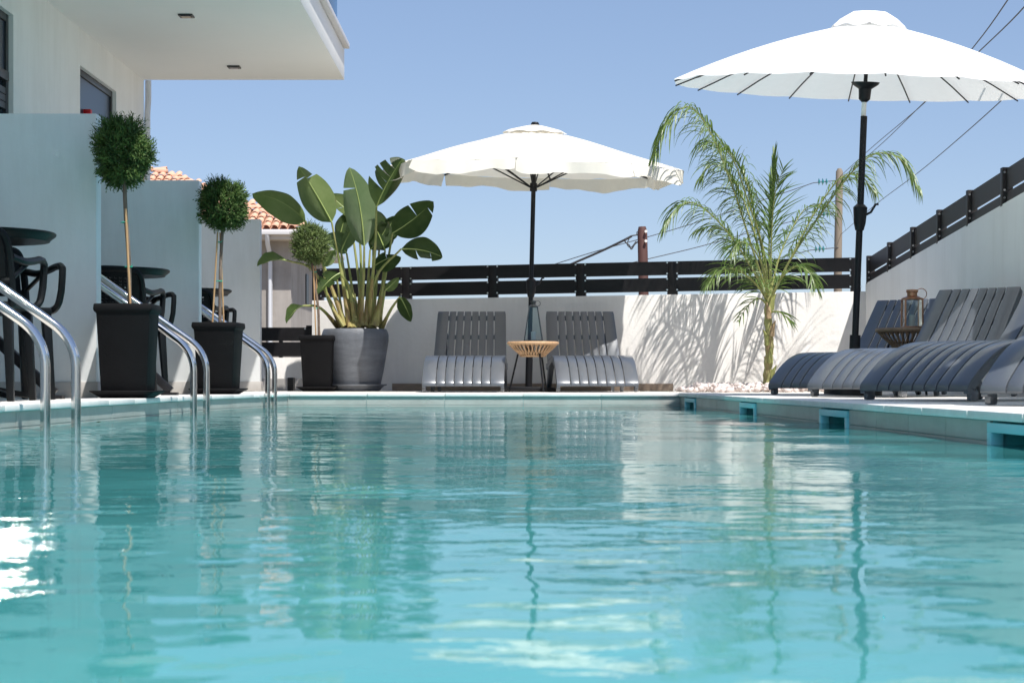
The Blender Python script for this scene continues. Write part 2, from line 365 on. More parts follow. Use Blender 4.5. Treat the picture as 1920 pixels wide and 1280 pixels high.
# pool walls: backing + tiles with niches on the right side
pw = empty('pool_wall', (0,0,0), None, None); pw['kind'] = 'structure'
niches = [(13.28,13.92),(10.42,11.02),(7.83,8.46),(5.06,5.68),(2.4,3.0)]
def seg_tiles(a, b, holes=()):
    L = math.hypot(b[0]-a[0], b[1]-a[1]); ux, uy = (b[0]-a[0])/L, (b[1]-a[1])/L; nx, ny = -uy, ux
    def pt(s, d): return (a[0]+ux*s+nx*d, a[1]+uy*s+ny*d)
    cuts = sorted([(abs((a[1]-h1)/uy), abs((a[1]-h0)/uy)) for h0, h1 in holes]) if holes else []
    spans = []; s = 0
    for c0, c1 in cuts: spans.append((s, c0)); s = c1
    spans.append((s, L))
    bk = MB()
    for s0, s1 in spans:
        n = max(1, round((s1-s0)/0.6))
        for k in range(n):
            t0, t1 = s0+(s1-s0)*k/n+0.0015, s0+(s1-s0)*(k+1)/n-0.0015
            d = random.uniform(-0.0008, 0.0008)
            for z0, z1 in ((0.012,0.0775),(-0.30,0.009)):
                m_ = MB(); m_.prism([pt(t0,d),pt(t1,d),pt(t1,0.012),pt(t0,0.012)], z0, z1)
                m_.make('pool_tile', M_ptile, pw)
        bk.prism([pt(s0,0.010),pt(s1,0.010),pt(s1,0.26),pt(s0,0.26)], -1.4, 0.079)
    for c0, c1 in cuts:
        bk.prism([pt(c0,0.20),pt(c1,0.20),pt(c1,0.26),pt(c0,0.26)], -1.4, 0.079)
        bk.prism([pt(c0,0.010),pt(c1,0.010),pt(c1,0.20),pt(c0,0.20)], -1.4, -0.14)
    return bk
for i in range(5):
    bk = seg_tiles(edge[i], edge[i+1], niches if i == 3 else (niches[3:] if False else ()))
    bk.make('wall_core', M_basin, pw)
fl = MB(); fl.add([(-2.5,-2,-1.4),(2.2,-2,-1.4),(2.2,14.7,-1.4),(-2.5,14.7,-1.4)], [(0,1,2,3)])
tag(fl.make('pool_floor', M_basin), kind='structure')
nw = MB(); nw.box(-2.5,2.2,-2.3,-2.0,-1.4,0.11); nw.make('end_wall', M_basin, pw)

def edge_x(y):
    (x0,y0),(x1,y1) = edge[3], edge[4]
    return x0+(x1-x0)*(y-y0)/(y1-y0)
nl = ['pale blue framed skimmer opening in the pool wall nearest the far corner', 'second blue framed skimmer opening from the far right pool corner',
      'third blue framed skimmer opening from the far right pool corner, before the light lounger', 'largest blue framed skimmer opening at the right edge of the photo']
for i, (y0, y1) in enumerate(niches[:4]):
    xa, xb = edge_x(y0), edge_x(y1)
    e = empty('pool_skimmer', ((xa+xb)/2, (y0+y1)/2, 0), nl[i], 'skimmer', 'skimmer openings in the right pool wall')
    fw = 0.045; z0, z1 = -0.12, 0.072
    def slab(ya, yb, za, zb, d0, d1, name, m_, e=e):
        b_ = MB(); xa_, xb_ = edge_x(ya), edge_x(yb)
        b_.prism([(xa_+d0,ya),(xa_+d1,ya),(xb_+d1,yb),(xb_+d0,yb)], za, zb); b_.make(name, m_, e, world=True, bevel=0.002)
    slab(y0, y1, z1-fw*0.7, z1, -0.012, 0.03, 'frame_top', M_niche)
    slab(y0, y0+fw, z0, z1-fw*0.7, -0.012, 0.03, 'frame_side', M_niche)
    slab(y1-fw, y1, z0, z1-fw*0.7, -0.012, 0.03, 'frame_side', M_niche)
    slab(y0+.002, y1-.002, z0-0.02, z0, -0.012, 0.03, 'frame_sill', M_niche)
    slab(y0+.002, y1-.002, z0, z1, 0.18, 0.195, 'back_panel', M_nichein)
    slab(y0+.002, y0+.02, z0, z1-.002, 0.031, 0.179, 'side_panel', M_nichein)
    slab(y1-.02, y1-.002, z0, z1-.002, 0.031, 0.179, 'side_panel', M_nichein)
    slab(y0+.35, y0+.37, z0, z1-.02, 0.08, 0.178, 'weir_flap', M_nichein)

# water surface as a real wave relief
def water():
    xs = np.arange(-2.35, 1.95, 0.016); ys = np.concatenate([np.arange(-1.9, 0.9, 0.05), np.arange(0.9, 14.5, 0.015)])
    X, Y = np.meshgrid(xs, ys)
    Z = np.zeros_like(X)
    # patchiness: calmer close to the camera, livelier far away
    pat = 0.62 + 0.38*np.sin(X*1.3+0.7*np.sin(Y*0.9)+1.0)*np.sin(Y*0.75+0.8*np.sin(X*1.1))
    env = 0.62 + 0.38*np.clip((Y-1.5)/4.0, 0, 1)
    def add(n, l0, l1, slope, spread, fine):
        nonlocal Z
        for k in range(n):
            lam = math.exp(rng.uniform(math.log(l0), math.log(l1)))
            th = rng.normal(PI*0.5, spread)
            kx, ky = 2*PI/lam*math.cos(th), 2*PI/lam*math.sin(th)
            a = slope*math.sqrt(2.0/n)*lam/(2*PI)
            ph = rng.uniform(0, 2*PI)
            z = a*np.sin(kx*X+ky*Y+ph+0.5*np.sin(1.1*X+0.7*Y+k))
            Z += z*(pat*env if fine else env**0.5)
    add(34, 0.065, 0.19, 0.0185, 0.8, True)
    add(18, 0.26, 0.60, 0.010, 0.65, True)
    add(10, 0.7, 1.8, 0.006, 0.8, False)
    V = np.stack([X, Y, Z], -1).reshape(-1, 3)
    ny, nx = X.shape
    idx = np.arange(ny*nx).reshape(ny, nx)
    Q = np.stack([idx[:-1,:-1], idx[:-1,1:], idx[1:,1:], idx[1:,:-1]], -1).reshape(-1, 4)
    me = bpy.data.meshes.new('pool_water')
    me.vertices.add(len(V)); me.vertices.foreach_set('co', V.ravel())
    me.loops.add(Q.size); me.loops.foreach_set('vertex_index', Q.ravel().astype(np.int32))
    me.polygons.add(len(Q)); me.polygons.foreach_set('loop_start', (np.arange(len(Q))*4).astype(np.int32))
    me.polygons.foreach_set('loop_total', np.full(len(Q), 4, np.int32)); me.polygons.foreach_set('use_smooth', np.ones(len(Q), bool))
    me.update(calc_edges=True)
    tag(link('pool_water', me, M_water), kind='structure')
water()

# ================================================================== HOTEL BUILDING ON THE LEFT
WX = -3.71
hb = empty('hotel_building', (WX, 10, 0), 'white hotel block on the left with wide balcony over the terraces', 'building')
b = MB()
openings = [(11.3,12.7,0.11,2.93),(14.66,16.0,0.11,2.92)]
ys = [-2.0, 11.3, 12.7, 14.66, 16.0, 17.2]
for a, c in ((-2.0,11.3),(12.7,14.66),(16.0,17.2)): b.box(WX-0.3, WX, a, c, -1.6, 3.24)
for (y0,y1,z0,z1) in openings: b.box(WX-0.3, WX, y0, y1, z1, 3.24)
b.box(-9, WX-0.3, -2, -1.7, -1.6, 3.24); b.box(-9, WX-0.3, 16.9, 17.2, -1.6, 3.24)
b.make('wall', M_white, hb, world=True)
b = MB(); b.box(-9, -3.95, -2, 17.2, 3.55, 6.6); b.make('upper_wall', M_white, hb, world=True)
b = MB(); b.box(-9, -1.69, -2, 17.2, 3.24, 3.545); b.make('balcony_slab', M_soffit, hb, world=True, bevel=0.004)
b = MB(); b.box(-1.695, -1.635, -2, 17.19, 3.552, 3.60); b.box(-1.72, -1.70, -2, 17.19, 3.552, 3.63); b.make('glass_channel', M_gutter, hb, world=True, bevel=0.003)
for k in range(8):
    yb = 16.2-k*1.25; b = MB(); b.box(-1.675,-1.66, yb-1.23, yb, 3.605, 4.55); b.make('glass_panel', M_glassb, hb, world=True)
for (x, y) in ((-2.70,14.15),(-2.68,16.46),(-2.72,11.84)):
    b = MB(); b.box(x-.06,x+.06,y-.06,y+.06,3.225,3.2385); dl = b.make('downlight', M_frame, hb, world=True, bevel=0.003)
    c = MB(); c.box(x-.04,x+.04,y-.04,y+.04,3.221,3.2245); c.make('lens', M_pane, dl); 
    for q in dl.children: q.location = (-hb.location.x, -hb.location.y, -hb.location.z)
for n_, (y0,y1,z0,z1) in enumerate(openings):
    wn = MB(); fx = WX-0.035
    wn.box(fx-.05,fx,y0+.003,y0+.06,z0,z1-.003); wn.box(fx-.05,fx,y1-.06,y1-.003,z0,z1-.003)
    wn.box(fx-.05,fx,y0+.06,y1-.06,z1-.06,z1-.003); wn.box(fx-.04,fx+.012,y0+.03,y1-.03,z1-.50,z1-.43)
    wn.box(fx-.05,fx-.01,(y0+y1)/2-.03,(y0+y1)/2+.03,z0,z1-.5); wn.box(fx-.05,fx,y0+.06,y1-.06,z0,z0+.08)
    wo_ = wn.make('window', M_frame, hb, world=True, bevel=0.003)
    c = MB(); c.box(fx-.035,fx-.025,y0+.06,y1-.06,z0+.08,z1-.5); c.make('pane', M_pane, wo_)
    c = MB()
    c.box(fx-.034,fx-.014,y0+.061,y1-.061,z1-.428,z1-.062)
    sh = c.make('shutter_box', mat('shutter_grey_%d'%n_, (0.022,0.032,0.052), 0.3), wo_)
    c = MB()
    for k in range(3): c.box(fx-.024,fx-.004,y0+.061,y1-.061,z1-.60-k*.055,z1-.60-k*.055+.048)
    c.make('shutter_slats', M_frame, wo_)
    for q in wo_.children: q.location = (-hb.location.x, -hb.location.y, -hb.location.z)
dp = MB(); dp.tube([(WX+.035,17.24,3.24),(WX+.035,17.24,3.05),(WX+.028,17.23,2.9),(WX+.028,17.23,-0.5)], 0.031, 12)
dp.make('downpipe', M_pipe, hb, smooth=True, world=True)

# partitions between terraces
pl = ['tall teal shaded partition wall nearest the camera at the left edge', 'middle partition wall between the first and last terrace', 'farthest partition wall beside the neighbouring tiled roof']
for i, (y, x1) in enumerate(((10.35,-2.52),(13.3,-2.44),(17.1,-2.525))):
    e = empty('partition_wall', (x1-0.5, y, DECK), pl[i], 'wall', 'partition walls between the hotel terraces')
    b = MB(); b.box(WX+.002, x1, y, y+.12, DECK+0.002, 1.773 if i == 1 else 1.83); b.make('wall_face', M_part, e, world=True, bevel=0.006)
    b = MB(); b.box(WX+.004, x1+.010, y-.010, y+.13, DECK, DECK+.095); b.make('skirting', M_plinth, e, world=True, bevel=0.002)

rb = MB(); p = P(164.5, 210, 15.0); rb.box(p.x-.032,p.x+.032,p.y-.03,p.y+.03,1.86,p.z+.02)
rr = empty('red_box_stand', (p.x, p.y, 1.5), 'small red box showing above the nearest partition wall', 'box')  # unidentified red item, modelled as a plain box on a deck stand
rb.make('red_box', M_red, rr, world=True, bevel=0.005)
st = MB(); st.box(p.x-.01,p.x+.01,p.y-.01,p.y+.01,DECK,1.86); st.make('stand', M_black, rr, world=True)

# ================================================================== BOUNDARY WALLS AND FENCES
def wy(x): return 16.8 + (3.45-x)*0.2126
def wtop(x): return 1.056 + (x+2.11)*(1.092-1.056)/5.56
th = 0.22
bw = MB()
A, B = (-2.11, wy(-2.11)), (3.60, wy(3.60))
def sloped(mb, A, B, za, zb, d=(0.21,0.98), t=th, z0=-1.6):
    ax, ay = A; bx, by = B; dx, dy = d[0]*t, d[1]*t
    mb.add([(ax,ay,z0),(bx,by,z0),(bx+dx,by+dy,z0),(ax+dx,ay+dy,z0),(ax,ay,za),(bx,by,zb),(bx+dx,by+dy,zb),(ax+dx,ay+dy,za)],
           [(0,3,2,1),(4,5,6,7),(0,1,5,4),(1,2,6,5),(2,3,7,6),(3,0,4,7)])
sloped(bw, A, B, wtop(-2.11), wtop(3.45))
ww = bw.make('boundary_wall', M_wall, bevel=0.008)
tag(ww, 'low white boundary wall behind the two far loungers with palm shadows', 'wall')
lw = MB(); A2 = (-3.7, wy(-3.7)+.05); sloped(lw, A2, (-2.112, wy(-2.11)+.05), 0.456, 0.456)
e = empty('low_wall', (-2.6, 18, DECK), 'short low white wall beside the far partition under black boards', 'wall')
lw.make('wall_face', M_wall, e, world=True, bevel=0.006)
sk = MB(); a = (-3.68, wy(-3.68)+.035); c = (-2.14, wy(-2.14)+.035); sloped(sk, a, c, 0.235, 0.235, t=0.012, z0=DECK); sk.make('skirting', M_plinth, e, world=True)
# wooden skirting strip
e = empty('wood_skirting', (0.2, 17.5, DECK), 'brown wooden plank strip along the foot of the far wall', 'skirting')
xa = -1.25
while xa < 1.6:
    xb = min(xa+0.72, 1.62); m_ = MB(); sloped(m_, (xa+.002, wy(xa)-.028), (xb-.002, wy(xb)-.028), 0.183, 0.183, t=0.022, z0=DECK); m_.make('plank', M_wood, e, world=True); xa = xb

rw = MB()
def rtop(y): return 1.155 + (17-y)*(1.50-1.155)/(17-11.5)
rw.add([(3.475,-2,-1.6),(3.67,-2,-1.6),(3.67,17.0,-1.6),(3.475,16.78,-1.6),(3.475,-2,rtop(-2)),(3.67,-2,rtop(-2)),(3.67,17.0,rtop(17)),(3.475,16.78,rtop(16.78))],
       [(0,3,2,1),(4,5,6,7),(0,1,5,4),(1,2,6,5),(2,3,7,6),(3,0,4,7)])
tag(rw.make('side_wall', M_white, bevel=0.006), 'tall white side wall rising to the right behind the row of loungers', 'wall')

def bolt(pos, nrm, parent, r=0.009):
    pos = Vector(pos); nrm = Vector(nrm)
    m_ = MB(); m_.tube([pos, pos+nrm*0.006], r, 8); m_.make('bolt', M_bolt, parent, world=True)
fe = empty('board_fence', (0.7, wy(0.7), 1.07), 'black two board fence on top of the far white wall', 'fence')
ux, uy = math.cos(math.atan(-0.2126)), math.sin(math.atan(-0.2126)); nrm = (uy, -ux, 0)
px_posts = [594, 762, 924, 1089, 1261, 1440]
posts = []
for q in px_posts:   # intersect pixel ray with fence line
    k = (q-960)/F; Y_ = (16.8+3.45*0.2126)/(1+0.2126*k)+0.06; posts.append(k*Y_)
posts.append(3.40)
def fpt(x, d=0): return (x+nrm[0]*d, wy(x)+0.08+nrm[1]*d)
def fbox(mb, x0, x1, d0, d1, z0, z1, s0=0, s1=0):
    a, b2, c, d = fpt(x0,d0), fpt(x1,d0), fpt(x1,d1), fpt(x0,d1)
    mb.add([(a[0],a[1],z0+s0),(b2[0],b2[1],z0+s1),(c[0],c[1],z0+s1),(d[0],d[1],z0+s0),(a[0],a[1],z1+s0),(b2[0],b2[1],z1+s1),(c[0],c[1],z1+s1),(d[0],d[1],z1+s0)],
           [(0,3,2,1),(4,5,6,7),(0,1,5,4),(1,2,6,5),(2,3,7,6),(3,0,4,7)])
for i, x in enumerate(posts):
    zt = wtop(x); m_ = MB(); fbox(m_, x-.05, x+.05, -0.055, 0.012, zt-.01, zt+.338); m_.make('post', M_fence, fe, world=True, bevel=0.002)
    for sx in (-.047, .047):
        for dz in (.325, .215, .160, .050):
            if i == 0 and sx < 0: continue
            q = fpt(x+sx*1.05, 0.018); bolt((q[0], q[1], zt+dz), nrm, fe)
for i in range(len(posts)-1):
    x0, x1 = posts[i]+.042, posts[i+1]-.042
    for z0, z1 in ((.033,.172),(.199,.338)):
        m_ = MB(); fbox(m_, x0, x1, 0.013, 0.019, z0, z1, wtop(x0), wtop(x1)); m_.make('board', M_fence, fe, world=True)

fr_ = empty('board_fence', (3.5, 14, 1.3), 'sloping dark fence of two boards stepping up the side wall', 'fence')
ry = [16.72 - .92*k for k in range(0, 9)]
for k, y in enumerate(ry):
    zt = rtop(y); m_ = MB(); m_.box(3.475, 3.55, y-.03, y+.03, zt-.015, zt+.262); m_.make('post', M_fence2, fr_, world=True, bevel=0.002)
    for dz in (.225, .10, .045):
        bolt((3.487, y-.036, zt+dz), (0,-1,0), fr_, 0.008)
    if k < len(ry)-1:
        ya, yb = y-.033, ry[k+1]+.033
        for z0, z1 in ((-.012,.078),(.094,.248)):
            m_ = MB(); a, c = rtop(ya), rtop(yb)
            m_.add([(3.50,ya,a+z0),(3.50,yb,c+z0),(3.506,yb,c+z0),(3.506,ya,a+z0),(3.50,ya,a+z1),(3.50,yb,c+z1),(3.506,yb,c+z1),(3.506,ya,a+z1)],
                   [(0,3,2,1),(4,5,6,7),(0,1,5,4),(1,2,6,5),(2,3,7,6),(3,0,4,7)])
            m_.make('board', M_fence2, fr_, world=True)
fl_ = empty('board_fence', (-2.4, 18, 0.46), 'short black two board fence beside the far partition wall', 'fence')
yy = wy(-2.4)+.1
for z0, z1 in ((.470,.622),(.636,.778)):
    m_ = MB(); m_.box(-3.3, -2.15, yy, yy+.008, z0, z1); m_.make('board', M_fence, fl_, world=True)
m_ = MB(); m_.box(-2.19, -2.12, yy+.009, yy+.06, .45, .80); m_.make('post', M_fence, fl_, world=True)
for x in (-2.46, -3.0):
    m_ = MB(); m_.box(x-.02, x+.02, yy+.009, yy+.05, .44, .77); m_.make('post', M_fence, fl_, world=True)
bolt((-2.20, yy, .765), (0,-1,0), fl_)

eb = empty('vent_box', (-2.28, 17.6, DECK), 'small black vented box on the deck beside the far square planter', 'box')
m_ = MB(); m_.box(-2.31,-2.25,17.55,17.7,DECK,DECK+.135); m_.make('housing', M_black, eb, world=True, bevel=0.004)
for k in range(5):
    m_ = MB(); m_.box(-2.305,-2.255,17.538,17.549,DECK+.02+k*.022,DECK+.03+k*.022); m_.make('fin', M_frame, eb, world=True)

# ================================================================== NEIGHBOUR HOUSE
HX, HY, EZ2 = -4.78, 39.6, 3.72
nh = empty('tiled_house', (-8.5, 42, -1.6), 'grey house with orange barrel tile roof beyond the far partition', 'house')
b = MB(); b.box(-14, -5.2, 40.15, 47.3, -1.6, 3.5); b.make('wall', M_house, nh, world=True)
b = MB(); b.box(-14, HX-.02, HY+.05, 47.8, 3.5, 3.63); b.make('eave_slab', mat('eave_render', (0.55,0.50,0.46), 0.85, var=0.05), nh, world=True)
b = MB(); b.box(-14, HX+.03, HY-.07, HY+.05, 3.60, 3.72); b.box(HX-.02, HX+.08, HY+.05, 47.9, 3.60, 3.72); b.make('gutter', M_gutter, nh, world=True, bevel=0.01)
b = MB(); b.tube([(-5.68,HY-.02,3.6),(-5.68,HY+.05,3.4),(-5.68,40.08,3.15),(-5.68,40.08,-1.2)], 0.055, 10); b.make('downpipe', M_pipe, nh, smooth=True, world=True)
b = MB(); b.box(-5.201,-5.17,42.95,43.45,2.15,2.9); wn_ = b.make('window', M_frame, nh, world=True)
ptan = 0.435; D = 4.05; pa = math.atan(ptan)
b = MB(); z0 = 3.70
b.add([(-14,HY,z0),(HX,HY,z0),(HX-D,HY+D,z0+D*ptan),(-14,HY+D,z0+D*ptan),(HX,48.0,z0),(HX-D,48.0-D,z0+D*ptan),(-14,48.0,z0)],
      [(0,1,2,3),(1,4,5,2),(4,6,3,5)])
b.make('roof', mat('roof_underlay', (0.40,0.20,0.13), 0.9), nh, world=True)
# barrel tile mesh
def tile_mesh(name, r, L, n=7):
    m_ = MB(); vs = []
    for j, (y, rr) in enumerate(((0, r), (L, r*0.82))):
        for i in range(n):
            a = PI*i/(n-1); vs.append((math.cos(a)*rr, y, math.sin(a)*rr*0.8 + (0.035 if j == 0 else 0.0)))
    for i in range(n):
        a = PI*i/(n-1); vs.append((math.cos(a)*r*0.82, 0, math.sin(a)*r*0.8*0.82+.035))
    fs = [(i, i+1, n+i+1, n+i) for i in range(n-1)] + [(i+1, i, 2*n+i, 2*n+i+1) for i in range(n-1)]
    m_.add(vs, fs)
    me = bpy.data.meshes.new(name); me.from_pydata(m_.v, [], m_.f); me.materials.append(M_terra)
    me.polygons.foreach_set('use_smooth', [True]*len(me.polygons)); return me
TM = tile_mesh('roof_tile', 0.088, 0.42)
cnt = 0; step = 0.34*math.cos(pa); pitch = 0.20
rest = []
for c in range(22):
    x = HX-0.12-c*pitch
    for r_ in range(14):
        d = r_*step
        if d > min(c*pitch+.16, D-.05): break
        px_ = 960+F*x/(HY+d); py_ = H-F*(z0+d*ptan-EZ)/(HY+d)
        vis = (px_ > 478) or (px_ > 360 and py_ < 425) or (px_ > 262 and py_ < 352)
        if not vis: continue
        o = bpy.data.objects.new('tile', TM); COL.objects.link(o); o.parent = nh
        o.location = Vector((x+random.uniform(-.006,.006), HY+d-0.05, z0+d*ptan+.03)) - nh.location
        o.rotation_euler = (pa, 0, random.uniform(-.02,.02)); cnt += 1
# hip and ridge tiles
HM = tile_mesh('hip_tile', 0.12, 0.42)
hd = Vector((-1,1,ptan)).normalized(); nhip = int(D*math.sqrt(2+ptan*ptan)/0.36)
for k in range(nhip):
    o = bpy.data.objects.new('hip_tile', HM); COL.objects.link(o); o.parent = nh
    q = Vector((HX, HY, z0+.03))+hd*(k*0.36); o.location = q-nh.location
    o.rotation_euler = (math.atan(ptan/math.sqrt(2)), 0, R(45))
for k in range(10):
    o = bpy.data.objects.new('ridge_tile', HM); COL.objects.link(o); o.parent = nh
    q = Vector((HX-D-k*.36, HY+D, z0+D*ptan+.10)); o.location = q-nh.location; o.rotation_euler = (0,0,R(90))
cc = MB(); q = Vector((HX-D, HY+D, z0+D*ptan+.06)); cc.box(q.x-.28,q.x+.02,q.y-.14,q.y+.14,q.z,q.z+.11); cc.make('ridge_end', M_terra, nh, world=True, bevel=0.03)

# ================================================================== UTILITY POLES AND WIRES
pA = empty('utility_pole', (P(1206,600,40).x, 40, -1.6), 'short dark red painted utility pole behind the far fence', 'utility pole')
b = MB(); tz = P(1206,425,40).z; b.tube([(pA.location.x+.09,40,-1.6),(pA.location.x-.02,40,tz-.12),(pA.location.x-.025,40,tz)], [0.13,0.115,0.085], 10); b.make('pole', M_pole, pA, smooth=True, world=True)
for py_ in (434, 452):
    q = P(1211, py_, 39.87); b = MB(); b.tube([q, q+Vector((0,-.05,0))], 0.035, 8); b.make('insulator', M_candle, pA, world=True)
b = MB(); b.tube([P(1199,434,40),P(1194,435,40),P(1194,440,40)], 0.012, 6); b.make('bracket', M_wire, pA, world=True)
b = MB(); b.tube(catmull([P(1198,440,40),P(1182,443,40),P(1172,452,40),P(1180,460,40),P(1184,467,40),P(1190,458,40),P(1198,452,40)]), 0.018, 6); b.make('cable_loop', M_wire, pA, world=True)
b = MB(); b.tube(catmull([P(1180,446,40),P(1176,458,40),P(1183,464,40),P(1193,452,40)]), 0.011, 6); b.make('cable_loop', M_wire, pA, world=True)
pB = empty('utility_pole', (P(1571,600,45).x, 45, -1.6), 'pale weathered wooden pole seen through the palm fronds', 'utility pole')
b = MB(); b.tube([(pB.location.x,45,-1.6),P(1571,486,45),P(1574,322,45),P(1574,316,45)], [0.13,0.105,0.095,0.05], 10); b.make('pole', M_pole2, pB, smooth=True, world=True)
for (ix, iy) in ((1543,341),(1545,402),(1537,467)):
    for k in range(3):
        q = P(ix-7+k*7, iy, 44.9); b = MB(); b.tube([q-Vector((.03,0,0)), q-Vector((.012,0,0)), q+Vector((.03,0,0))], [0.03,0.095,0.02], 12); b.make('insulator', M_insul, pB, smooth=True, world=True)
    b = MB(); b.tube([P(ix-18,iy+2,44.9), P(1572,iy-3,44.9)], 0.012, 5); b.make('rod', M_wire, pB, world=True)
def wire(name, pts, r, label, grp='overhead wires'):
    m_ = MB(); m_.tube(catmull(pts, 5), r, 5); o = m_.make(name, M_wire); tag(o, label, 'wire', grp); return o
wire('power_cable', [P(1040,510,42),P(1072,495,41.5),P(1125,472,41),P(1167,452,40.3),P(1184,443,40)], 0.03, 'thick black cable rising to the dark red pole')
wire('power_wire', [P(960,520,44),P(1041,495,43),P(1125,469,42),P(1297,420,43),P(1525,343,44.9)], 0.011, 'thin wire crossing behind the dark red pole to the topmost insulators')
wire('power_wire', [P(1100,512,42),P(1217,485,42),P(1313,462,43),P(1420,432,44),P(1527,404,44.9)], 0.011, 'thin wire running to the middle green insulators')
wire('power_wire', [P(1300,530,42),P(1400,500,43),P(1519,469,44.9)], 0.011, 'thin low wire running to the lowest green insulators')
wire('power_wire', [P(1576,330,45),P(1640,272,36),P(1741,186,26),P(1828,85,20),P(1893,-5,16),P(1960,-110,12)], 0.007, 'upper of two steep wires passing behind the right parasol')
wire('power_wire', [P(1576,336,45),P(1655,268,36),P(1735,190,27),P(1841,92,20),P(1925,8,15),P(1990,-90,12)], 0.007, 'second steep wire running just beside the upper one')
wire('power_wire', [P(1576,440,45),P(1640,385,36),P(1720,325,28),P(1800,258,22),P(1887,180,18),P(2000,70,13)], 0.006, 'lowest diagonal wire rising right across the palm to the parasol')

# ================================================================== POOL HANDRAILS
hl = ['pair of polished steel handrails entering the pool nearest the camera', 'middle pair of steel pool handrails beside the first black planter', 'farthest pair of steel pool handrails beside the second planter']
for i, (Ya, Yb, xa_, xb_) in enumerate(((7.27,7.66,85,142.5),(10.5,10.88,363,387),(13.5,13.8,502,515))):
    e = empty('pool_handrail', (-2.0, Ya, 0), hl[i], 'handrail', 'steel handrails into the pool')
    for (Y_, px_) in ((Ya, xa_), (Yb, xb_)):
        x0 = (px_-960)*Y_/F
        z_b = 0.27
        pts = [Vector((x0,Y_,-0.9)), Vector((x0,Y_,0.0)), Vector((x0,Y_,z_b))]
        # bend to a slope of 0.70
        ang = math.atan(0.70); rad = 0.24; turn = PI/2-ang; n = 9
        for k in range(1, n+1):
            a = turn*k/n; pts.append(Vector((x0-rad*(1-math.cos(a)), Y_, z_b+rad*math.sin(a))))
        last = pts[-1]; xe = -3.30; L = (last.x-xe)
        pts.append(Vector((xe, Y_, last.z+L*0.70)))
        e2 = pts[-1]
        for k in range(1, 7):
            a = (PI/2+ang)*k/6; c0 = e2
            pts.append(Vector((c0.x-0.1*(math.sin(a+0)*math.cos(ang)+ (1-math.cos(a))*math.sin(ang)*0 ), Y_, c0.z+0.1*(math.sin(a)*math.sin(ang)-(1-math.cos(a))*math.cos(ang)))))
        tail = pts[-1]; pts.append(Vector((tail.x, Y_, DECK)))
        m_ = MB(); m_.tube(pts, 0.0215, 20); m_.make('rail', M_steel, e, smooth=True, world=True)

for i, (x0_, Y_, lab) in enumerate(((-2.56, 9.55, 'slanting black steel bar behind the nearest pool handrails'), (-2.40,12.0,'slanting black steel bar whose foot shows right of the first planter'))):
    e = empty('slanted_bar', (x0_, Y_, DECK), lab, 'metal bar', 'slanting black bars on the terraces')
    m_ = MB(); d = Vector((-1,0,0.92)).normalized(); L = (0.95 if i == 0 else 0.55)
    p0 = Vector((x0_,Y_,DECK+.03)); m_.tube([p0, p0+d*L], 0.038, 4, sq=True); m_.make('bar', M_black, e, world=True, bevel=0.004); q = p0+d*(L-.03); m_ = MB(); m_.tube([q, (q.x, q.y, DECK)], 0.03, 4, sq=True); m_.make('upright', M_black, e, world=True)
    m_ = MB(); m_.box(x0_-.06,x0_+.05,Y_-.035,Y_+.035,DECK,DECK+.02); m_.make('foot', M_black, e, world=True)

# ================================================================== TERRACE CHAIRS AND TABLES
def make_chair():
    root = empty('terrace_chair', (0,0,0), None, 'chair')
    W = 0.24
    m_ = MB(); m_.box(-W+.005, W-.005, -.22, .24, .455, .49); m_.make('seat', M_blackpl, root, bevel=0.014)
    # perforated back panel
    nx, nz = 27, 21; vs = []; fs = []
    for j in range(nz+1):
        for i in range(nx+1):
            u = i/nx*2-1; v = j/nz
            vs.append((u*(W-.03), -.235-.06*v-.025*(1-u*u), .585+v*.235))
    for j in range(nz):
        for i in range(nx):
            if i % 2 == 1 and j % 2 == 1 and 1 < i < nx-2 and 1 < j < nz-2: continue
            a = j*(nx+1)+i; fs.append((a,a+1,a+nx+2,a+nx+1))
    m_ = MB(); m_.add(vs, fs); o = m_.make('backrest', M_blackpl, root)
    sm = o.modifiers.new('thick', 'SOLIDIFY'); sm.thickness = 0.01
    m_ = MB(); pts = [(-W+.01,-.20,.47),(-W+.005,-.225,.55),(-W+.01,-.245,.68),(-W+.02,-.29,.79),(-W+.07,-.31,.83),(0,-.33,.84),(W-.07,-.31,.83),(W-.02,-.29,.79),(W-.01,-.245,.68),(W-.005,-.225,.55),(W-.01,-.20,.47)]
    m_.tube(catmull(pts,4), 0.021, 8); m_.tube([(-W+.01,-.24,.59),(0,-.262,.575),(W-.01,-.24,.59)], 0.016, 8); m_.make('back_frame', M_blackpl, root, smooth=True)
    for sx in (-1, 1):
        m_ = MB(); x = sx*(W+.005)
        m_.tube(catmull([(x-sx*.01,-.235,.705),(x+sx*.025,-.13,.69),(x+sx*.04,0,.70),(x+sx*.045,.12,.715),(x+sx*.045,.20,.715)],4)+[Vector((x+sx*.045,.235,.70)),Vector((x+sx*.042,.24,.66))]+catmull([(x+sx*.038,.235,.58),(x+sx*.028,.215,.51),(x+sx*.01,.18,.478),(x-sx*.02,.13,.472)],4), 0.0195, 8)
        m_.tube(catmull([(x-sx*.01,-.225,.60),(x+sx*.012,-.14,.645),(x+sx*.034,-.04,.695)],4), 0.012, 6)
        m_.make('armrest', M_blackpl, root, smooth=True)
        for fy, ty in ((-.20,-.245),(.20,.225)):
            m_ = MB(); m_.tube([(sx*(W-.03),fy,.46),(sx*(W-.005),ty,0.0)], [0.034,0.023], 4, sq=True); m_.make('leg', M_blackpl, root, bevel=0.004)
    return root
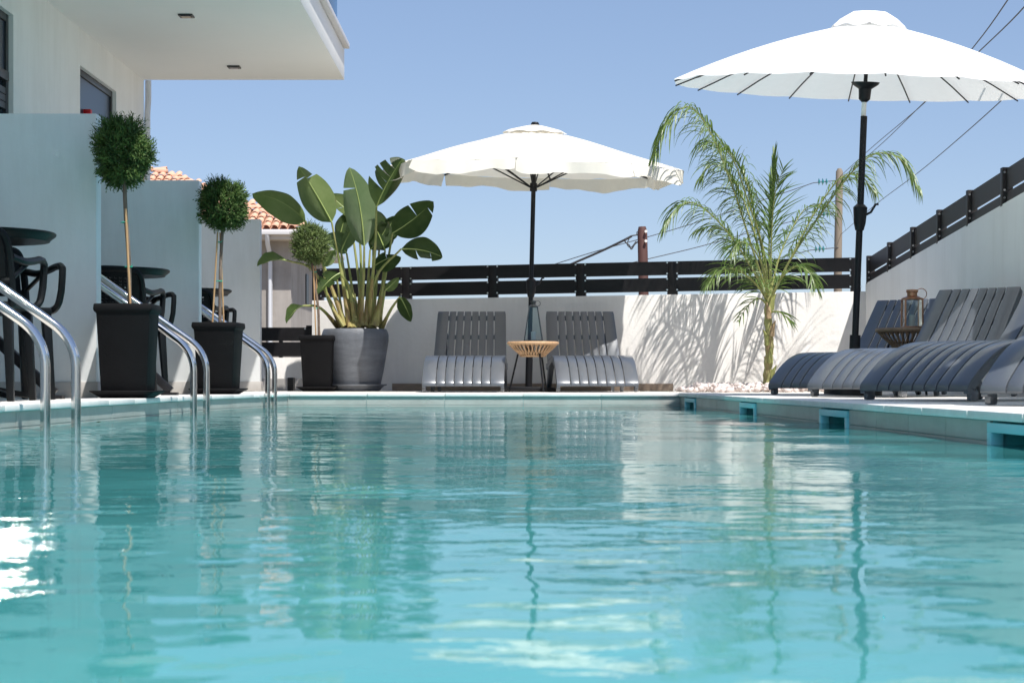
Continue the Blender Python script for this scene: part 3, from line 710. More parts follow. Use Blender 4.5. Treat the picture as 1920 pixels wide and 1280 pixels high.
def make_table():
    root = empty('bistro_table', (0,0,0), None, 'table')
    m_ = MB(); m_.lathe([(0,.872),(.335,.872),(.352,.880),(.36,.873),(.357,.862),(.33,.842),(.325,.832),(0,.832)], n=48); m_.make('table_top', M_blackpl, root, smooth=True)
    m_ = MB(); m_.tube([(0,0,.03),(0,0,.84)], 0.028, 14); m_.make('column', M_blackpl, root, smooth=True)
    for k in range(4):
        a = PI/4+k*PI/2; m_ = MB(); m_.tube([(0,0,.06),(.28*math.cos(a),.28*math.sin(a),.018)], [0.026,0.018], 4, sq=True); m_.make('foot', M_blackpl, root)
    return root
ch = make_chair(); tb = make_table()
tsets = [(0.0, 'first'), (3.0, 'second'), (5.65, 'third')]
lt = ['round black table in front of the nearest partition wall', 'round black table behind the first black planter', 'small looking round black table behind the second black planter']
lb = ['black perforated chair at the left photo edge, its back to the camera', 'black perforated chair under the middle table, its back to the camera', 'black perforated chair under the farthest table, its back to the camera']
la = ['black armchair with open arm in front of the nearest partition', 'black armchair whose arm shows right of the first planter', 'black armchair whose arm shows right of the second topiary stem']
for i, (dy, nm) in enumerate(tsets):
    t_ = tb if i == 0 else copy_tree(tb); t_.location = (-2.76, 8.95+dy, DECK); t_['label'] = lt[i]; t_['group'] = 'round black terrace tables'
    c_ = ch if i == 0 else copy_tree(ch); c_.location = (-2.69, 8.55+dy, DECK); c_.rotation_euler = (0,0,0.05); c_['label'] = lb[i]; c_['group'] = 'black perforated terrace chairs'
    c2 = copy_tree(ch); c2.location = (-2.77, 9.15+dy, DECK); c2.rotation_euler = (0,0,R(180+33)); c2['label'] = la[i]; c2['group'] = 'black perforated terrace chairs'

# ================================================================== TOPIARY TREES IN SQUARE PLANTERS
def crown_mesh(name, Rr, n, m, seed, spike=0.0):
    rs = np.random.default_rng(seed); V = []; Fc = []
    cl = rs.normal(size=(46,3)); cl /= np.linalg.norm(cl, axis=1)[:,None]; ca = rs.uniform(-0.17, 0.15, 46)
    for k in range(n):
        d = rs.normal(size=3); d /= np.linalg.norm(d)
        q_ = int(np.argmax(cl@d)); lump = 0.93+ca[q_]*max(0,(float(cl[q_]@d)-.80)/.2)+0.05*math.sin(3*d[0]+seed)
        if ca[q_] < -0.10 and rs.random() < .45: continue
        rad = Rr*lump*(0.45+0.50*rs.random()**0.5)
        c = d*rad*np.array([1,1,1.1+(.12*spike if d[2]>.6 else 0)]); out = d*0.75+rs.normal(size=3)*0.38+np.array([0,0,0.30]); out /= np.linalg.norm(out)
        L = rs.uniform(0.034,0.078)*(1+spike*max(0,d[2])*rs.random())
        s = np.cross(out, rs.normal(size=3)); s /= np.linalg.norm(s)
        u = np.cross(out, s)
        # a flat feathery spray: stem with 5 side needles
        def blade(a, b_, wd, sd):
            i = len(V); mid = (a+b_)/2
            V.extend([a, mid+sd*wd, b_, mid-sd*wd]); Fc.append((i,i+1,i+2,i+3))
        tip = c+out*L; blade(c, tip, 0.0042, s)
        for q in range(5):
            t = 0.15+0.16*q; a = c+out*L*t; sg = 1 if q % 2 else -1
            b_ = a+(out*0.6+s*sg*0.8+u*rs.normal()*0.3)*L*0.42*(1.1-t*0.5); blade(a, b_, 0.0036, u)
    me = bpy.data.meshes.new(name); me.from_pydata([tuple(v) for v in V], [], Fc); me.materials.append(m)
    return me
def make_planter(parent, w_top, w_bot, h, m=M_pot):
    b = MB(); q = []
    def ring(wd, z): return [(-wd/2,-wd/2,z),(wd/2,-wd/2,z),(wd/2,wd/2,z),(-wd/2,wd/2,z)]
    rings = [ring(w_bot,0.03), ring(w_top*0.93,h-.055), ring(w_top,h-.045), ring(w_top*1.02,h-.03), ring(w_top,h), ring(w_top*.88,h), ring(w_top*.86,h-.06)]
    vs = sum(rings, []); fs = [(0,3,2,1)]
    for i in range(len(rings)-1):
        for j in range(4): fs.append((i*4+j,i*4+(j+1)%4,(i+1)*4+(j+1)%4,(i+1)*4+j))
    fs.append(tuple((len(rings)-1)*4+j for j in range(4)))
    b.add(vs, fs); b.make('planter', m, parent, bevel=0.006)
    b = MB(); rings = [ring(w_bot*1.0,0.0), ring(w_top*1.10,0.035), ring(w_top*1.13,0.036), ring(w_top*1.13,0.044), ring(w_top*1.06,0.044), ring(w_bot*.95,0.028)]
    vs = sum(rings, []); fs = [(0,3,2,1)]
    for i in range(len(rings)-1):
        for j in range(4): fs.append((i*4+j,i*4+(j+1)%4,(i+1)*4+(j+1)%4,(i+1)*4+j))
    fs.append(tuple((len(rings)-1)*4+j for j in range(4)))
    b.add(vs, fs); b.make('saucer', m, parent, bevel=0.004)
    b = MB(); b.box(-w_top*.42,w_top*.42,-w_top*.42,w_top*.42,h-.075,h-.05); b.make('soil', M_soil, parent)
def topiary(px, Y, rim_py, ball, rpx, canes, label, m, seed, n, rotz, spike=0.6, extra=None):
    base = Vector(((px-960)*Y/F, Y, DECK)); e = empty('potted_topiary', base, label, 'potted tree', 'ball topiary trees in square black planters')
    h = P(px, rim_py, Y).z-DECK
    pl_ = empty('pot_assembly', (0,0,0), None, None); bpy.data.objects.remove(pl_)
    make_planter(e, 0.335, 0.265, h)
    for o in e.children: o.rotation_euler = (0,0,rotz)
    bc = P(ball[0], ball[1], Y)-base; Rr = rpx*Y/F
    tpts = [Vector((0.01,0,h-.07)), Vector((0.012+random.uniform(-.01,.01),0.0,h+(bc.z-h)*0.3)), Vector((bc.x*0.6,0,h+(bc.z-h)*0.6)), Vector((bc.x,0,bc.z-Rr*.6)), Vector((bc.x,0,bc.z+.02))]
    b = MB(); b.tube(catmull(tpts,5), [0.0125]*16+[0.009]*5, 9); b.make('trunk', M_bark, e, smooth=True)
    b = MB(); rs = random.Random(seed)
    for k in range(9):
        a = rs.uniform(0,2*PI); z_ = rs.uniform(-.2,1)
        d = Vector((math.cos(a)*math.sqrt(1-z_*z_*.8), math.sin(a)*math.sqrt(1-z_*z_*.8), z_)); st_ = Vector((bc.x,0,bc.z-Rr*rs.uniform(.3,.8)))
        b.tube([st_, st_+d*Rr*.5+Vector((0,0,.02)), Vector((bc.x,0,bc.z))+d*Rr*.85], [0.005,0.004,0.002], 5)
    b.make('branches', M_bark, e)
    me = crown_mesh('crown', Rr, n, m, seed, spike); o = bpy.data.objects.new('crown', me); COL.objects.link(o); o.parent = e; o.location = bc
    for (cx, ct, cy_) in canes:
        b = MB(); t0 = P(cx[0], rim_py+8, Y)-base; t1 = P(cx[1], ct, Y)-base; t0.y = t1.y = cy_; b.tube([t0,t1], 0.0068, 7); b.make('cane', M_cane, e, smooth=True)
    for tz_ in (extra or []):
        q = P(tz_[0], tz_[1], Y)-base; b = MB(); ring = [Vector((q.x+0.021*math.cos(a), 0.004+0.021*math.sin(a), q.z+.002*math.sin(3*a))) for a in np.linspace(0,2*PI,13)]
        b.tube(ring, 0.0032, 5); b.tube([q+Vector((.015,-.02,0)), q+Vector((.03,-.025,.008))], 0.002, 4); b.make('tie', M_tie, e)
topiary(240, 10.1, 571, (233,292), 52, [((246,237),392,-.018)], 'largest dark green ball topiary in a black planter by the nearest partition', M_needle, 3, 2900, 0.03, 0.9, [(233,417),(241,500)])
topiary(410, 13.0, 605, (418,387), 43, [((399,409),436,-.02),((419,412),436,.02)], 'dark green ball topiary with two canes before the middle partition', M_needle, 5, 2700, -0.05, 0.7, [(411,454),(411,527)])
topiary(596, 16.8, 629, (584,459), 35, [((593,588),498,-.02),((600,591),498,.02)], 'smallest olive ball topiary in front of the giant leafy plant', M_needle2, 9, 2300, 0.0, 0.3, [(589,510),(592,578)])

# ================================================================== GIANT PADDLE LEAF PLANT
gp0 = Vector(((666-960)*17.1/F, 17.1, DECK))
gp = empty('bird_of_paradise_plant', gp0, 'giant paddle leaved plant in a wide round grey pot by the far wall', 'potted plant')
b = MB(); b.lathe([(0,.03),(.235,.03),(.25,.04),(.285,.20),(.315,.38),(.335,.50),(.335,.56),(.322,.60),(.312,.618),(.297,.618),(.292,.60),(.29,.55),(0,.55)], n=56); b.make('pot', M_bigpot, gp, smooth=True)
b = MB(); b.lathe([(0,0),(.24,0),(.29,.05),(.315,.055),(.317,.068),(.29,.068),(.25,.02),(0,.02)], n=48); b.make('saucer', M_bigpot, gp, smooth=True)
b = MB(); b.lathe([(0,.565),(.15,.568),(.29,.560)], n=32); b.make('soil', M_soil, gp)

def paddle(base, tip, W, roll, bow, mtl, slits=(), fold=0.25, flip=1, shape=0.75, nT=22, nU=5):
    """base, tip in plant-local coords; roll turns the blade about its midrib; bow bends it"""
    base = Vector(base); tip = Vector(tip); ax = (tip-base); L = ax.length
    t0 = ax.normalized(); s0 = t0.cross(Vector((0,1,0))); s0 = s0.normalized() if s0.length > 1e-3 else Vector((1,0,0))
    s0 = Matrix.Rotation(roll, 3, t0) @ s0
    n0 = t0.cross(s0).normalized()
    bowv = Vector(bow)
    ctr = []
    for i in range(nT+1):
        t = i/nT; ctr.append(base+ax*t+bowv*(4*t*(1-t)))
    V = []; Fc = []; UV = []
    for sd in (-1, 1):
        sl = sorted([q[1] for q in slits if q[0] == sd])
        groups = []; s_ = 0
        for q in sl: groups.append((s_, q)); s_ = q
        groups.append((s_, 1.0))
        for gi, (ta, tb2) in enumerate(groups):
            n = max(2, int(round((tb2-ta)*nT))); gbase = len(V); dz = random.uniform(-.25,.25) if len(groups) > 1 else 0
            gap = 0.018 if len(groups) > 1 else 0
            for i in range(n+1):
                t = ta+(tb2-ta)*i/n
                for j in range(nU+1):
                    u = j/nU
                    tt = t
                    if gap: tt = ta+gap*u*(gi>0)+(tb2-ta-gap*u*((gi>0)+(gi<len(groups)-1)))*i/n
                    tt2 = min(1.0, tt)
                    c = base+ax*tt2+bowv*(4*tt2*(1-tt2))
                    w_ = W*(max(0.0, math.sin(PI*min(1,max(0,tt2))**shape)))**0.62
                    uu = u*w_
                    swe = t0*(0.30*uu*(1-tt2)) # lateral veins sweep to the tip
                    ang = fold + 0.25*u + dz*u
                    p_ = c + s0*sd*uu*math.cos(ang) + n0*flip*uu*math.sin(ang) + swe + n0*(0.004*math.sin(18*tt2+3*sd)*u)
                    V.append(p_); UV.append((u, tt2*L*6))
            for i in range(n):
                for j in range(nU):
                    a = gbase+i*(nU+1)+j; Fc.append((a,a+1,a+nU+2,a+nU+1))
    me = bpy.data.meshes.new('leaf'); me.from_pydata([tuple(v) for v in V], [], Fc); me.materials.append(mtl)
    uvl = me.uv_layers.new(name='UVMap')
    for lp in me.loops: uvl.data[lp.index].uv = UV[lp.vertex_index]
    me.polygons.foreach_set('use_smooth', [True]*len(me.polygons))
    o = bpy.data.objects.new('leaf', me); COL.objects.link(o); o.parent = gp
    rb_ = MB(); rb_.tube([c-n0*flip*0.002 for c in ctr], [0.0075*(1-.85*i/nT) for i in range(nT+1)], 6); r_ = rb_.make('midrib', M_midrib, o, smooth=True)
    return o
def L3(px, py, dy=0.0):
    return P(px, py, 17.1+dy)-gp0
def petiole(pts, r0=0.017, r1=0.008, sheath=True):
    c = catmull(pts, 5); n = len(c); b = MB(); b.tube(c, [r0+(r1-r0)*i/(n-1) for i in range(n)], 8); b.make('stalk', M_petiole, gp, smooth=True)
    if sheath:
        k = max(4, int(n*.42)); b = MB(); b.tube([q+Vector((0,-.004,0)) for q in c[:k]], [0.030-(0.014)*i/(k-1) for i in range(k)], 8); b.make('sheath', M_sheath, gp, smooth=True)
LV = [ # base(px,py,dy) tip(px,py,dy) half width(m) roll bow material slits root mid fold flip
 ((573,415,-.05),(473,363,-.25),.125, -0.55,(0.02,0,0.055), M_leafC, (), (648,612),(600,480), .15, 1),
 ((622,417,-.10),(560,312,-.15),.155, 0.25,(0.01,0,0.0),  M_leafC, ((1,.82),(-1,.78)), (655,612),(638,500), .42, -1),
 ((683,462,-.22),(655,314,-.28),.132, 0.10,(0.03,-.06,0.03),M_leafA, ((1,.70),), (676,612),(682,520), .12, -1),
 ((706,388,-.45),(755,297,-.95),.150, 0.35,(-.02,0,0.0),  M_leafB, ((1,.35),(1,.5),(1,.62),(-1,.55),(1,.78)), (690,612),(703,470), .35, -1),
 ((736,437,-.05),(813,378,-.15),.135, 0.15,(0.0,0,-.02),  M_leafB, ((1,.6),(-1,.85)), (705,612),(722,520), .25, 1),
 ((752,467,-.20),(830,482,-.30),.105, 0.35,(0.0,0,0.03),  M_leafB, ((-1,.35),(-1,.7)), (690,612),(705,520), .35, -1),
 ((672,417, .10),(616,366, .15),.095, 0.55,(0,0,0.02),    M_leafC, ((1,.5),), (672,612),(677,500), .30, 1),
 ((538,488,-.25),(482,499,-.40),.085, 1.0,(0,0,0.03),     M_leafC, (), (640,612),(590,510), .20, 1),
 ((568,573,-.30),(537,606,-.42),.060, 0.8,(0,0,0.035),    M_leafB, ((1,.5),), (635,614),(600,577), .45, 1),
 ((750,556,-.10),(771,603,-.15),.062, 0.3,(0.01,0,0),     M_leafB, (), (715,616),(733,580), .25, 1),
 ((637,512,-.20),(596,552,-.30),.075, 0.5,(0,0,.03),      M_leafB, ((1,.4),(1,.7),(-1,.5)), (665,612),(655,540), .30, 1),
 ((694,468, .08),(727,420, .10),.110, 0.3,(0.02,0,0),     M_leafB, (), (685,612),(690,530), .30, 1),
 ((700,500,-.05),(752,482,-.10),.090, 0.5,(0,0,.03),      M_leafB, ((1,.5),), (688,612),(692,550), .30, 1),
 ((636,448, .05),(648,400, .05),.075, 0.3,(0,0,0),        M_leafB, (), (660,612),(648,530), .30, 1),
 ((650,475, .02),(612,440,-.05),.085, 0.4,(0,0,0.02),     M_leafA, (), (668,612),(660,540), .25, 1),
 ((700,455, .12),(708,395, .12),.120, 0.2,(0,0,0),        M_leafB, ((1,.5),), (690,612),(698,530), .25, 1),
 ((660,430,.15),(690,360,.16),.110, 0.6,(0,0,0),          M_leafB, (), (680,612),(672,520), .2, 1),
 ((712,455, .10),(742,405, .12),.095, 0.3,(0,0,0),        M_leafB, ((1,.6),), (698,612),(706,530), .3, 1),
 ((722,470, .05),(700,418, .05),.085, 0.5,(0,0,.01),      M_leafB, (), (700,612),(716,540), .3, -1),
 ((640,470,-.05),(668,415,-.06),.070, 0.4,(0,0,.02),      M_leafA, ((1,.5),), (660,612),(645,540), .35, 1),
 ((606,500,-.15),(628,468,-.2),.055, 0.6,(0,0,.02),       M_leafC, (), (645,612),(615,560), .3, 1),
 ((722,545,-.05),(748,520,-.08),.045, 0.4,(0,0,0),        M_leafC, (), (712,612),(716,580), .3, 1),
]
for (bp_, tp_, Wd, rl, bw_, mt, sl, rt, md, fd, fp) in LV:
    paddle(L3(*bp_), L3(*tp_), Wd*1.32, rl, bw_, mt, sl, fd, fp)
    root_ = L3(rt[0], rt[1], random.uniform(-.12,.10)); mid_ = L3(md[0], md[1], bp_[2]*.6)
    petiole([root_, mid_, L3(*bp_)], 0.019, 0.009)
for k in range(14):
    x = random.uniform(642,714); h_ = random.uniform(540,575); lean = (x-676)*0.35
    root_ = L3(x, 616, random.uniform(-.15,.12)); petiole([root_, L3(x+lean*.5, (616+h_)/2, 0), L3(x+lean+random.uniform(-6,6), h_-random.uniform(0,30), random.uniform(-.1,.1))], 0.022, 0.006)

# ================================================================== PALM
pp0 = Vector(((1440-960)*16.3/F, 16.3, DECK))
palm = empty('young_palm', pp0, 'young feathery palm growing from the pink pebbles by the wall', 'palm tree')
def LP(px, py, dy=0.0): return P(px, py, 16.3+dy)-pp0
b = MB(); tp = catmull([LP(1437,728),LP(1440,690),LP(1443,640),LP(1440,600),LP(1441,560),LP(1443,535)],6)
b.tube(tp, [0.042+0.006*math.sin(i*1.9) - 0.010*i/len(tp) for i in range(len(tp))], 12); b.make('trunk', M_trunk, palm, smooth=True)
for k in range(9):
    z_ = 0.10+k*0.085; b = MB(); a = k*2.4
    q = Vector((0.012+.02*math.cos(a), .03*math.sin(a)-.01, z_))
    b.tube([q, q+Vector((.012*math.cos(a),-.01,.09)), q+Vector((.045*math.cos(a),-.015,.15))], [0.03,0.022,0.004], 7); b.make('leaf_base', M_fibre if k % 2 else M_palmstem, palm, smooth=True)
fb = MB()
for k in range(40):
    a = random.uniform(0,2*PI); q = Vector((.0+.045*math.cos(a), .045*math.sin(a), random.uniform(0.0,.06)))
    fb.tube([q, q+Vector((.04*math.cos(a),.04*math.sin(a),-random.uniform(.0,.05)))], [0.003,0.001], 4)
fb.make('root_fibres', M_fibre, palm)
def frond(ctrl, Lmax, n, droop, start=0.22, seed=0, m=M_palmleaf, wid=0.0062, curl=0.5):
    rs = random.Random(seed)
    c = catmull([LP(*q) for q in ctrl], 10); N = len(c)
    # arc length resample
    d = [0]
    for i in range(1,N): d.append(d[-1]+(c[i]-c[i-1]).length)
    T = d[-1]
    def at(s):
        s = max(0,min(T*.9999,s)); i = next(k for k in range(N-1) if d[k+1] > s or k == N-2); f = (s-d[i])/max(1e-6,(d[i+1]-d[i]))
        return c[i].lerp(c[i+1], f), (c[i+1]-c[i]).normalized()
    b = MB(); b.tube(c, [0.011*(1-.8*i/(N-1)) for i in range(N)], 6)
    st_ = b.make('frond', M_palmstem, palm, smooth=True)
    lf = MB()
    for k in range(n):
        s = T*(start+(1-start)*k/(n-1)); p_, t_ = at(s)
        side = t_.cross(Vector((0,0,1))); side = side.normalized() if side.length > .15 else Vector((0,1,0))
        prof = math.sin(PI*(0.12+0.80*(k/(n-1)))**0.9)**0.6
        for sg in (-1,1):
            L = Lmax*prof*rs.uniform(.75,1.12)
            if rs.random() < .06: L *= .4
            v = (t_*rs.uniform(.45,.85)+side*sg*rs.uniform(.35,.9)+Vector((0,0,rs.uniform(-.1,.35)))).normalized()
            g_ = droop*rs.uniform(.7,1.4); pts = [p_.copy()]; seg = 6; cur = p_.copy(); vv = v.copy()
            for q in range(seg):
                cur = cur+vv*(L/seg); pts.append(cur.copy())
                vv = vv.lerp(Vector((rs.uniform(-.12,.12),rs.uniform(-.12,.12),-1)), min(.6,g_/seg*.8)).normalized()
            wv = vv.cross(Vector((rs.uniform(-.3,.3),-1,rs.uniform(-.3,.3)))).normalized()
            ww_ = [0.35,1,1,.85,.6,.35,.04]; vs = []
            for q, w_ in zip(pts, ww_): vs += [q+wv*wid*w_*rs.uniform(.9,1.1), q-wv*wid*w_]
            lf.add(vs, [(2*i,2*i+1,2*i+3,2*i+2) for i in range(seg)])
    lf.make('leaflets', m, st_)
FR = [
 ([(1441,560),(1412,470,-.1),(1370,340,-.2),(1330,245,-.25),(1290,200,-.3),(1250,235,-.35),(1226,292,-.38)], .46, 62, 1.9, .30),
 ([(1441,560),(1425,450,.15),(1395,330,.25),(1350,262,.3),(1320,225,.32),(1300,205,.33)], .42, 50, 2.0, .30),
 ([(1441,560),(1432,470,-.1),(1400,370,-.2),(1375,300,-.3),(1345,270,-.35),(1320,268,-.4)], .40, 44, 1.7, .30),
 ([(1445,560),(1442,470,0),(1446,380,0),(1452,290,0)], .30, 40, 0.25, .40),
 ([(1445,560),(1446,460,-.1),(1452,370,-.2),(1468,318,-.3)], .30, 30, 0.5, .35),
 ([(1446,560),(1480,490,-.1),(1540,400,-.2),(1600,320,-.3),(1645,288,-.35),(1690,300,-.4),(1722,352,-.42)], .38, 56, 1.9, .25),
 ([(1446,560),(1490,470,.2),(1530,395,.3),(1575,335,.35),(1612,330,.4),(1640,360,.42)], .34, 42, 1.8, .25),
 ([(1440,562),(1408,500,-.2),(1360,430,-.35),(1310,385,-.45),(1275,385,-.5),(1246,425,-.52)], .34, 50, 1.7, .25),
 ([(1440,562),(1418,510,.2),(1380,450,.35),(1340,425,.4),(1310,432,.45)], .34, 42, 1.8, .2),
 ([(1440,565),(1415,530,-.3),(1380,505,-.45),(1350,508,-.55),(1328,532,-.6)], .30, 40, 1.5, .15),
 ([(1442,565),(1462,525,-.3),(1492,500,-.4),(1518,512,-.5),(1530,540,-.55)], .27, 32, 1.5, .2),
 ([(1442,560),(1462,480,.2),(1490,420,.3),(1512,390,.35),(1535,385,.4)], .30, 34, 1.4, .25),
 ([(1442,560),(1430,500,-.3),(1408,462,-.45),(1385,455,-.55),(1368,480,-.6)], .30, 34, 1.8, .25),
 ([(1441,560),(1418,450,0),(1392,370,.1),(1362,320,.15),(1335,310,.2),(1312,335,.2)], .36, 40, 1.9, .3),
 ([(1441,575),(1425,560,-.1),(1405,570,-.2),(1385,600,-.25)], .18, 10, 1.2, .2),
 ([(1444,585),(1462,585,-.1),(1485,605,-.15)], .20, 8, 1.0, .2),
]
for i, (ct, Lm, n, dr, st_) in enumerate(FR):
    frond([q if len(q) == 3 else (q[0], q[1], 0) for q in ct], Lm*1.22, int(n*1.0), dr, st_, 31+i, wid=0.0062)

# ================================================================== PEBBLES
pb = empty('pebble_bed', (2.3, 16.2, DECK), 'heap of pinkish white pebbles round the palm foot', 'pebbles')
PM = []
for k in range(6):
    bm = bmesh.new(); bmesh.ops.create_icosphere(bm, subdivisions=1, radius=1.0)
    rs = random.Random(100+k)
    for v in bm.verts: v.co = Vector((v.co.x*rs.uniform(.75,1.15), v.co.y*rs.uniform(.75,1.1), v.co.z*rs.uniform(.5,.85)))
    me = bpy.data.meshes.new('pebble'); bm.to_mesh(me); bm.free(); me.materials.append(M_pebble)
    if k % 2: me.polygons.foreach_set('use_smooth', [True]*len(me.polygons))
    PM.append(me)
npb = 0
for k in range(900):
    if npb >= 285: break
    x = random.uniform(1.60, 3.0); y = random.uniform(15.55, 16.75)
    if y > wy(x)-.08: continue
    d = min((x-1.56)/.25, (y-15.5)/.25, 1.0); d = max(0,d)
    if x > 2.55 and y < 15.9: continue
    o = bpy.data.objects.new('pebble', random.choice(PM)); COL.objects.link(o); o.parent = pb
    s_ = random.uniform(.022,.043); o.scale = (s_*random.uniform(.9,1.3), s_, s_*random.uniform(.8,1.1))
    o.location = Vector((x, y, DECK+.012+d*random.uniform(.0,.062)))-pb.location
    o.rotation_euler = (random.uniform(-.5,.5),random.uniform(-.5,.5),random.uniform(0,6.28)); npb += 1

# ================================================================== LOUNGERS
SEAT = catmull([(0,0,.055),(0,.006,.085),(0,.05,.13),(0,.16,.215),(0,.30,.29),(0,.45,.33),(0,.60,.338),(0,.78,.315),(0,.95,.285),(0,1.10,.272),(0,1.20,.27)], 3)
def strip(mb, pts, x0a, x1a, x0b, x1b, th=0.016):
    """band following pts (y,z), x range interpolated from a to b"""
    n = len(pts); vs = []
    for i, p_ in enumerate(pts):
        t = i/(n-1); x0 = x0a+(x0b-x0a)*t; x1 = x1a+(x1b-x1a)*t
        d = pts[min(i+1,n-1)]-pts[max(i-1,0)]; nn = Vector((0,-d.z,d.y)).normalized()
        q = p_-nn*th
        vs += [(x0,p_.y,p_.z),(x1,p_.y,p_.z),(x1,q.y,q.z),(x0,q.y,q.z)]
    fs = []
    for i in range(n-1):
        for j in range(4): a = i*4; fs.append((a+j, a+(j+1)%4, a+4+(j+1)%4, a+4+j))
    fs += [(3,2,1,0),((n-1)*4,(n-1)*4+1,(n-1)*4+2,(n-1)*4+3)]
    mb.add(vs, fs)
def make_lounger():
    root = empty('sun_lounger', (0,0,0), None, 'sun lounger')
    Wd = 0.745; inner_w = 0.492; pit = 0.082; gp_ = 0.008
    bounds = [-Wd/2] + [-inner_w/2+pit*k for k in range(7)] + [Wd/2]
    BACK = [Vector((0,1.17,.275)),Vector((0,1.24,.33)),Vector((0,1.36,.46)),Vector((0,1.48,.615)),Vector((0,1.60,.765)),Vector((0,1.62,.795))]
    for k in range(8):
        x0, x1 = bounds[k]+(gp_/2 if k else 0), bounds[k+1]-(gp_/2 if k < 7 else 0)
        m_ = MB(); strip(m_, SEAT, x0, x1, x0, x1); m_.make('seat_slat', M_lounger, root, bevel=0.0025)
        m_ = MB(); kk = .93; bg_ = .002; strip(m_, BACK, x0*.97+bg_*(k>0), x1*.97-bg_*(k<7), x0*.9+bg_*(k>0), x1*.9-bg_*(k<7)); m_.make('back_slat', M_lounger, root, bevel=0.0025)
    # cross ribs joining the slats
    for yc, zc in ((.02,.085),(.30,.275),(.62,.322),(.95,.268)):
        m_ = MB(); m_.box(-Wd/2+.03, Wd/2-.03, yc-.012, yc+.012, zc-.035, zc-.012); m_.make('cross_rib', M_lounger, root)
    for yc, zc in ((1.272,.325),(1.46,.53),(1.618,.72)):
        m_ = MB(); m_.box(-Wd/2+.06, Wd/2-.06, yc-.004, yc+.022, zc-.018, zc+.016); m_.make('cross_rib', M_lounger, root)
    # bridges across the gaps mid back and top
    for t, yy_, zz_ in ((.0,1.437,.547),(1,1.607,.743)):
        m_ = MB(); ww_ = inner_w/2*(.93 if t == 0 else .90)+.02; m_.box(-ww_, ww_, yy_+.006, yy_+.018, zz_-.020, zz_+.008); m_.make('bridge', M_lounger, root)
    for sx in (-1,1):
        xo = sx*(Wd/2); xi = sx*(Wd/2-.035)
        m_ = MB(); lo = [Vector((0,q.y+.004,q.z-.017)) for q in SEAT]
        strip(m_, lo, min(xo,xi)+.001, max(xo,xi)-.001, min(xo,xi)+.001, max(xo,xi)-.001, th=.045); m_.make('side_rail', M_lounger, root, bevel=0.004)
        m_ = MB(); m_.box(min(xo,xi)-.0, max(xo,xi)+.0, .03, .10, 0, .06); m_.make('leg', M_lounger, root, bevel=0.012)
        m_ = MB(); m_.tube([(sx*(Wd/2-.025),.86,.27),(sx*(Wd/2-.022),1.0,.12),(sx*(Wd/2-.02),1.08,0)], [.036,.030,.024], 4, sq=True); m_.make('leg', M_lounger, root, bevel=0.004)
        m_ = MB(); bk_ = [Vector((0,q.y+.012,q.z-.014)) for q in BACK]; xa_, xb_ = sorted((sx*(Wd/2*.97),sx*(Wd/2*.97-.03))); xc_, xd_ = sorted((sx*(Wd/2*.9),sx*(Wd/2*.9-.03)))
        strip(m_, bk_, xa_, xb_, xc_, xd_, th=.035); m_.make('back_rail', M_lounger, root, bevel=0.003)
        m_ = MB(); m_.tube([(sx*.24,1.50,.57),(sx*.25,1.42,.03+.25)], .012, 4, sq=True); m_.tube([(sx*.25,1.42,.28),(sx*.25,1.12,.26)], .012, 4, sq=True); m_.make('prop', M_lounger, root)
        m_ = MB(); m_.tube([(sx*(Wd/2-.06),1.12,.25),(sx*(Wd/2-.06),1.5,.22),(sx*(Wd/2-.05),1.56,0)], [.028,.026,.022], 4, sq=True); m_.make('rear_leg', M_lounger, root)
    return root
lg = make_lounger()
th_ = R(-38)
def foot_left(fx, fy, th):  # origin (foot centre) from its left foot corner
    return (fx+math.cos(th)*0.3725, fy+math.sin(th)*0.3725)
spots = [
 ((868-960)*15.45/F, 15.45, R(-1.5), 'far wall lounger left of the rattan table, all its back in shade', 'pair of loungers by the far wall'),
 ((1121-960)*15.45/F, 15.45, R(3.5), 'far wall lounger right of the rattan table, its back half sunlit', 'pair of loungers by the far wall'),
]
for i, (x, y, a, lab, gr) in enumerate(spots):
    o = lg if i == 0 else copy_tree(lg); o.location = (x, y, DECK); o.rotation_euler = (0,0,a); o['label'] = lab; o['group'] = gr
SC = 0.93
rl = [((2.01,13.4),'dark shaded lounger farthest along the right deck, next to the pebbles'),((2.04,11.8),'pale grey sunlit lounger second from the pebbles'),((1.975,9.7),'dark navy shaded lounger third from the pebbles'),((2.09,7.62),'pale lounger cut off by the right edge of the photo')]
for (fl2, lab), ang_ in zip(rl, (-42,-46,-52,-45)):
    th_ = R(ang_); o = copy_tree(lg); x, y = fl2[0]*SC+math.cos(th_)*0.3725*SC, fl2[1]*SC+math.sin(th_)*0.3725*SC; o.scale = (SC,SC,SC); o.location = (x, y, DECK); o.rotation_euler = (0,0,th_); o['label'] = lab; o['group'] = 'row of loungers on the right deck'

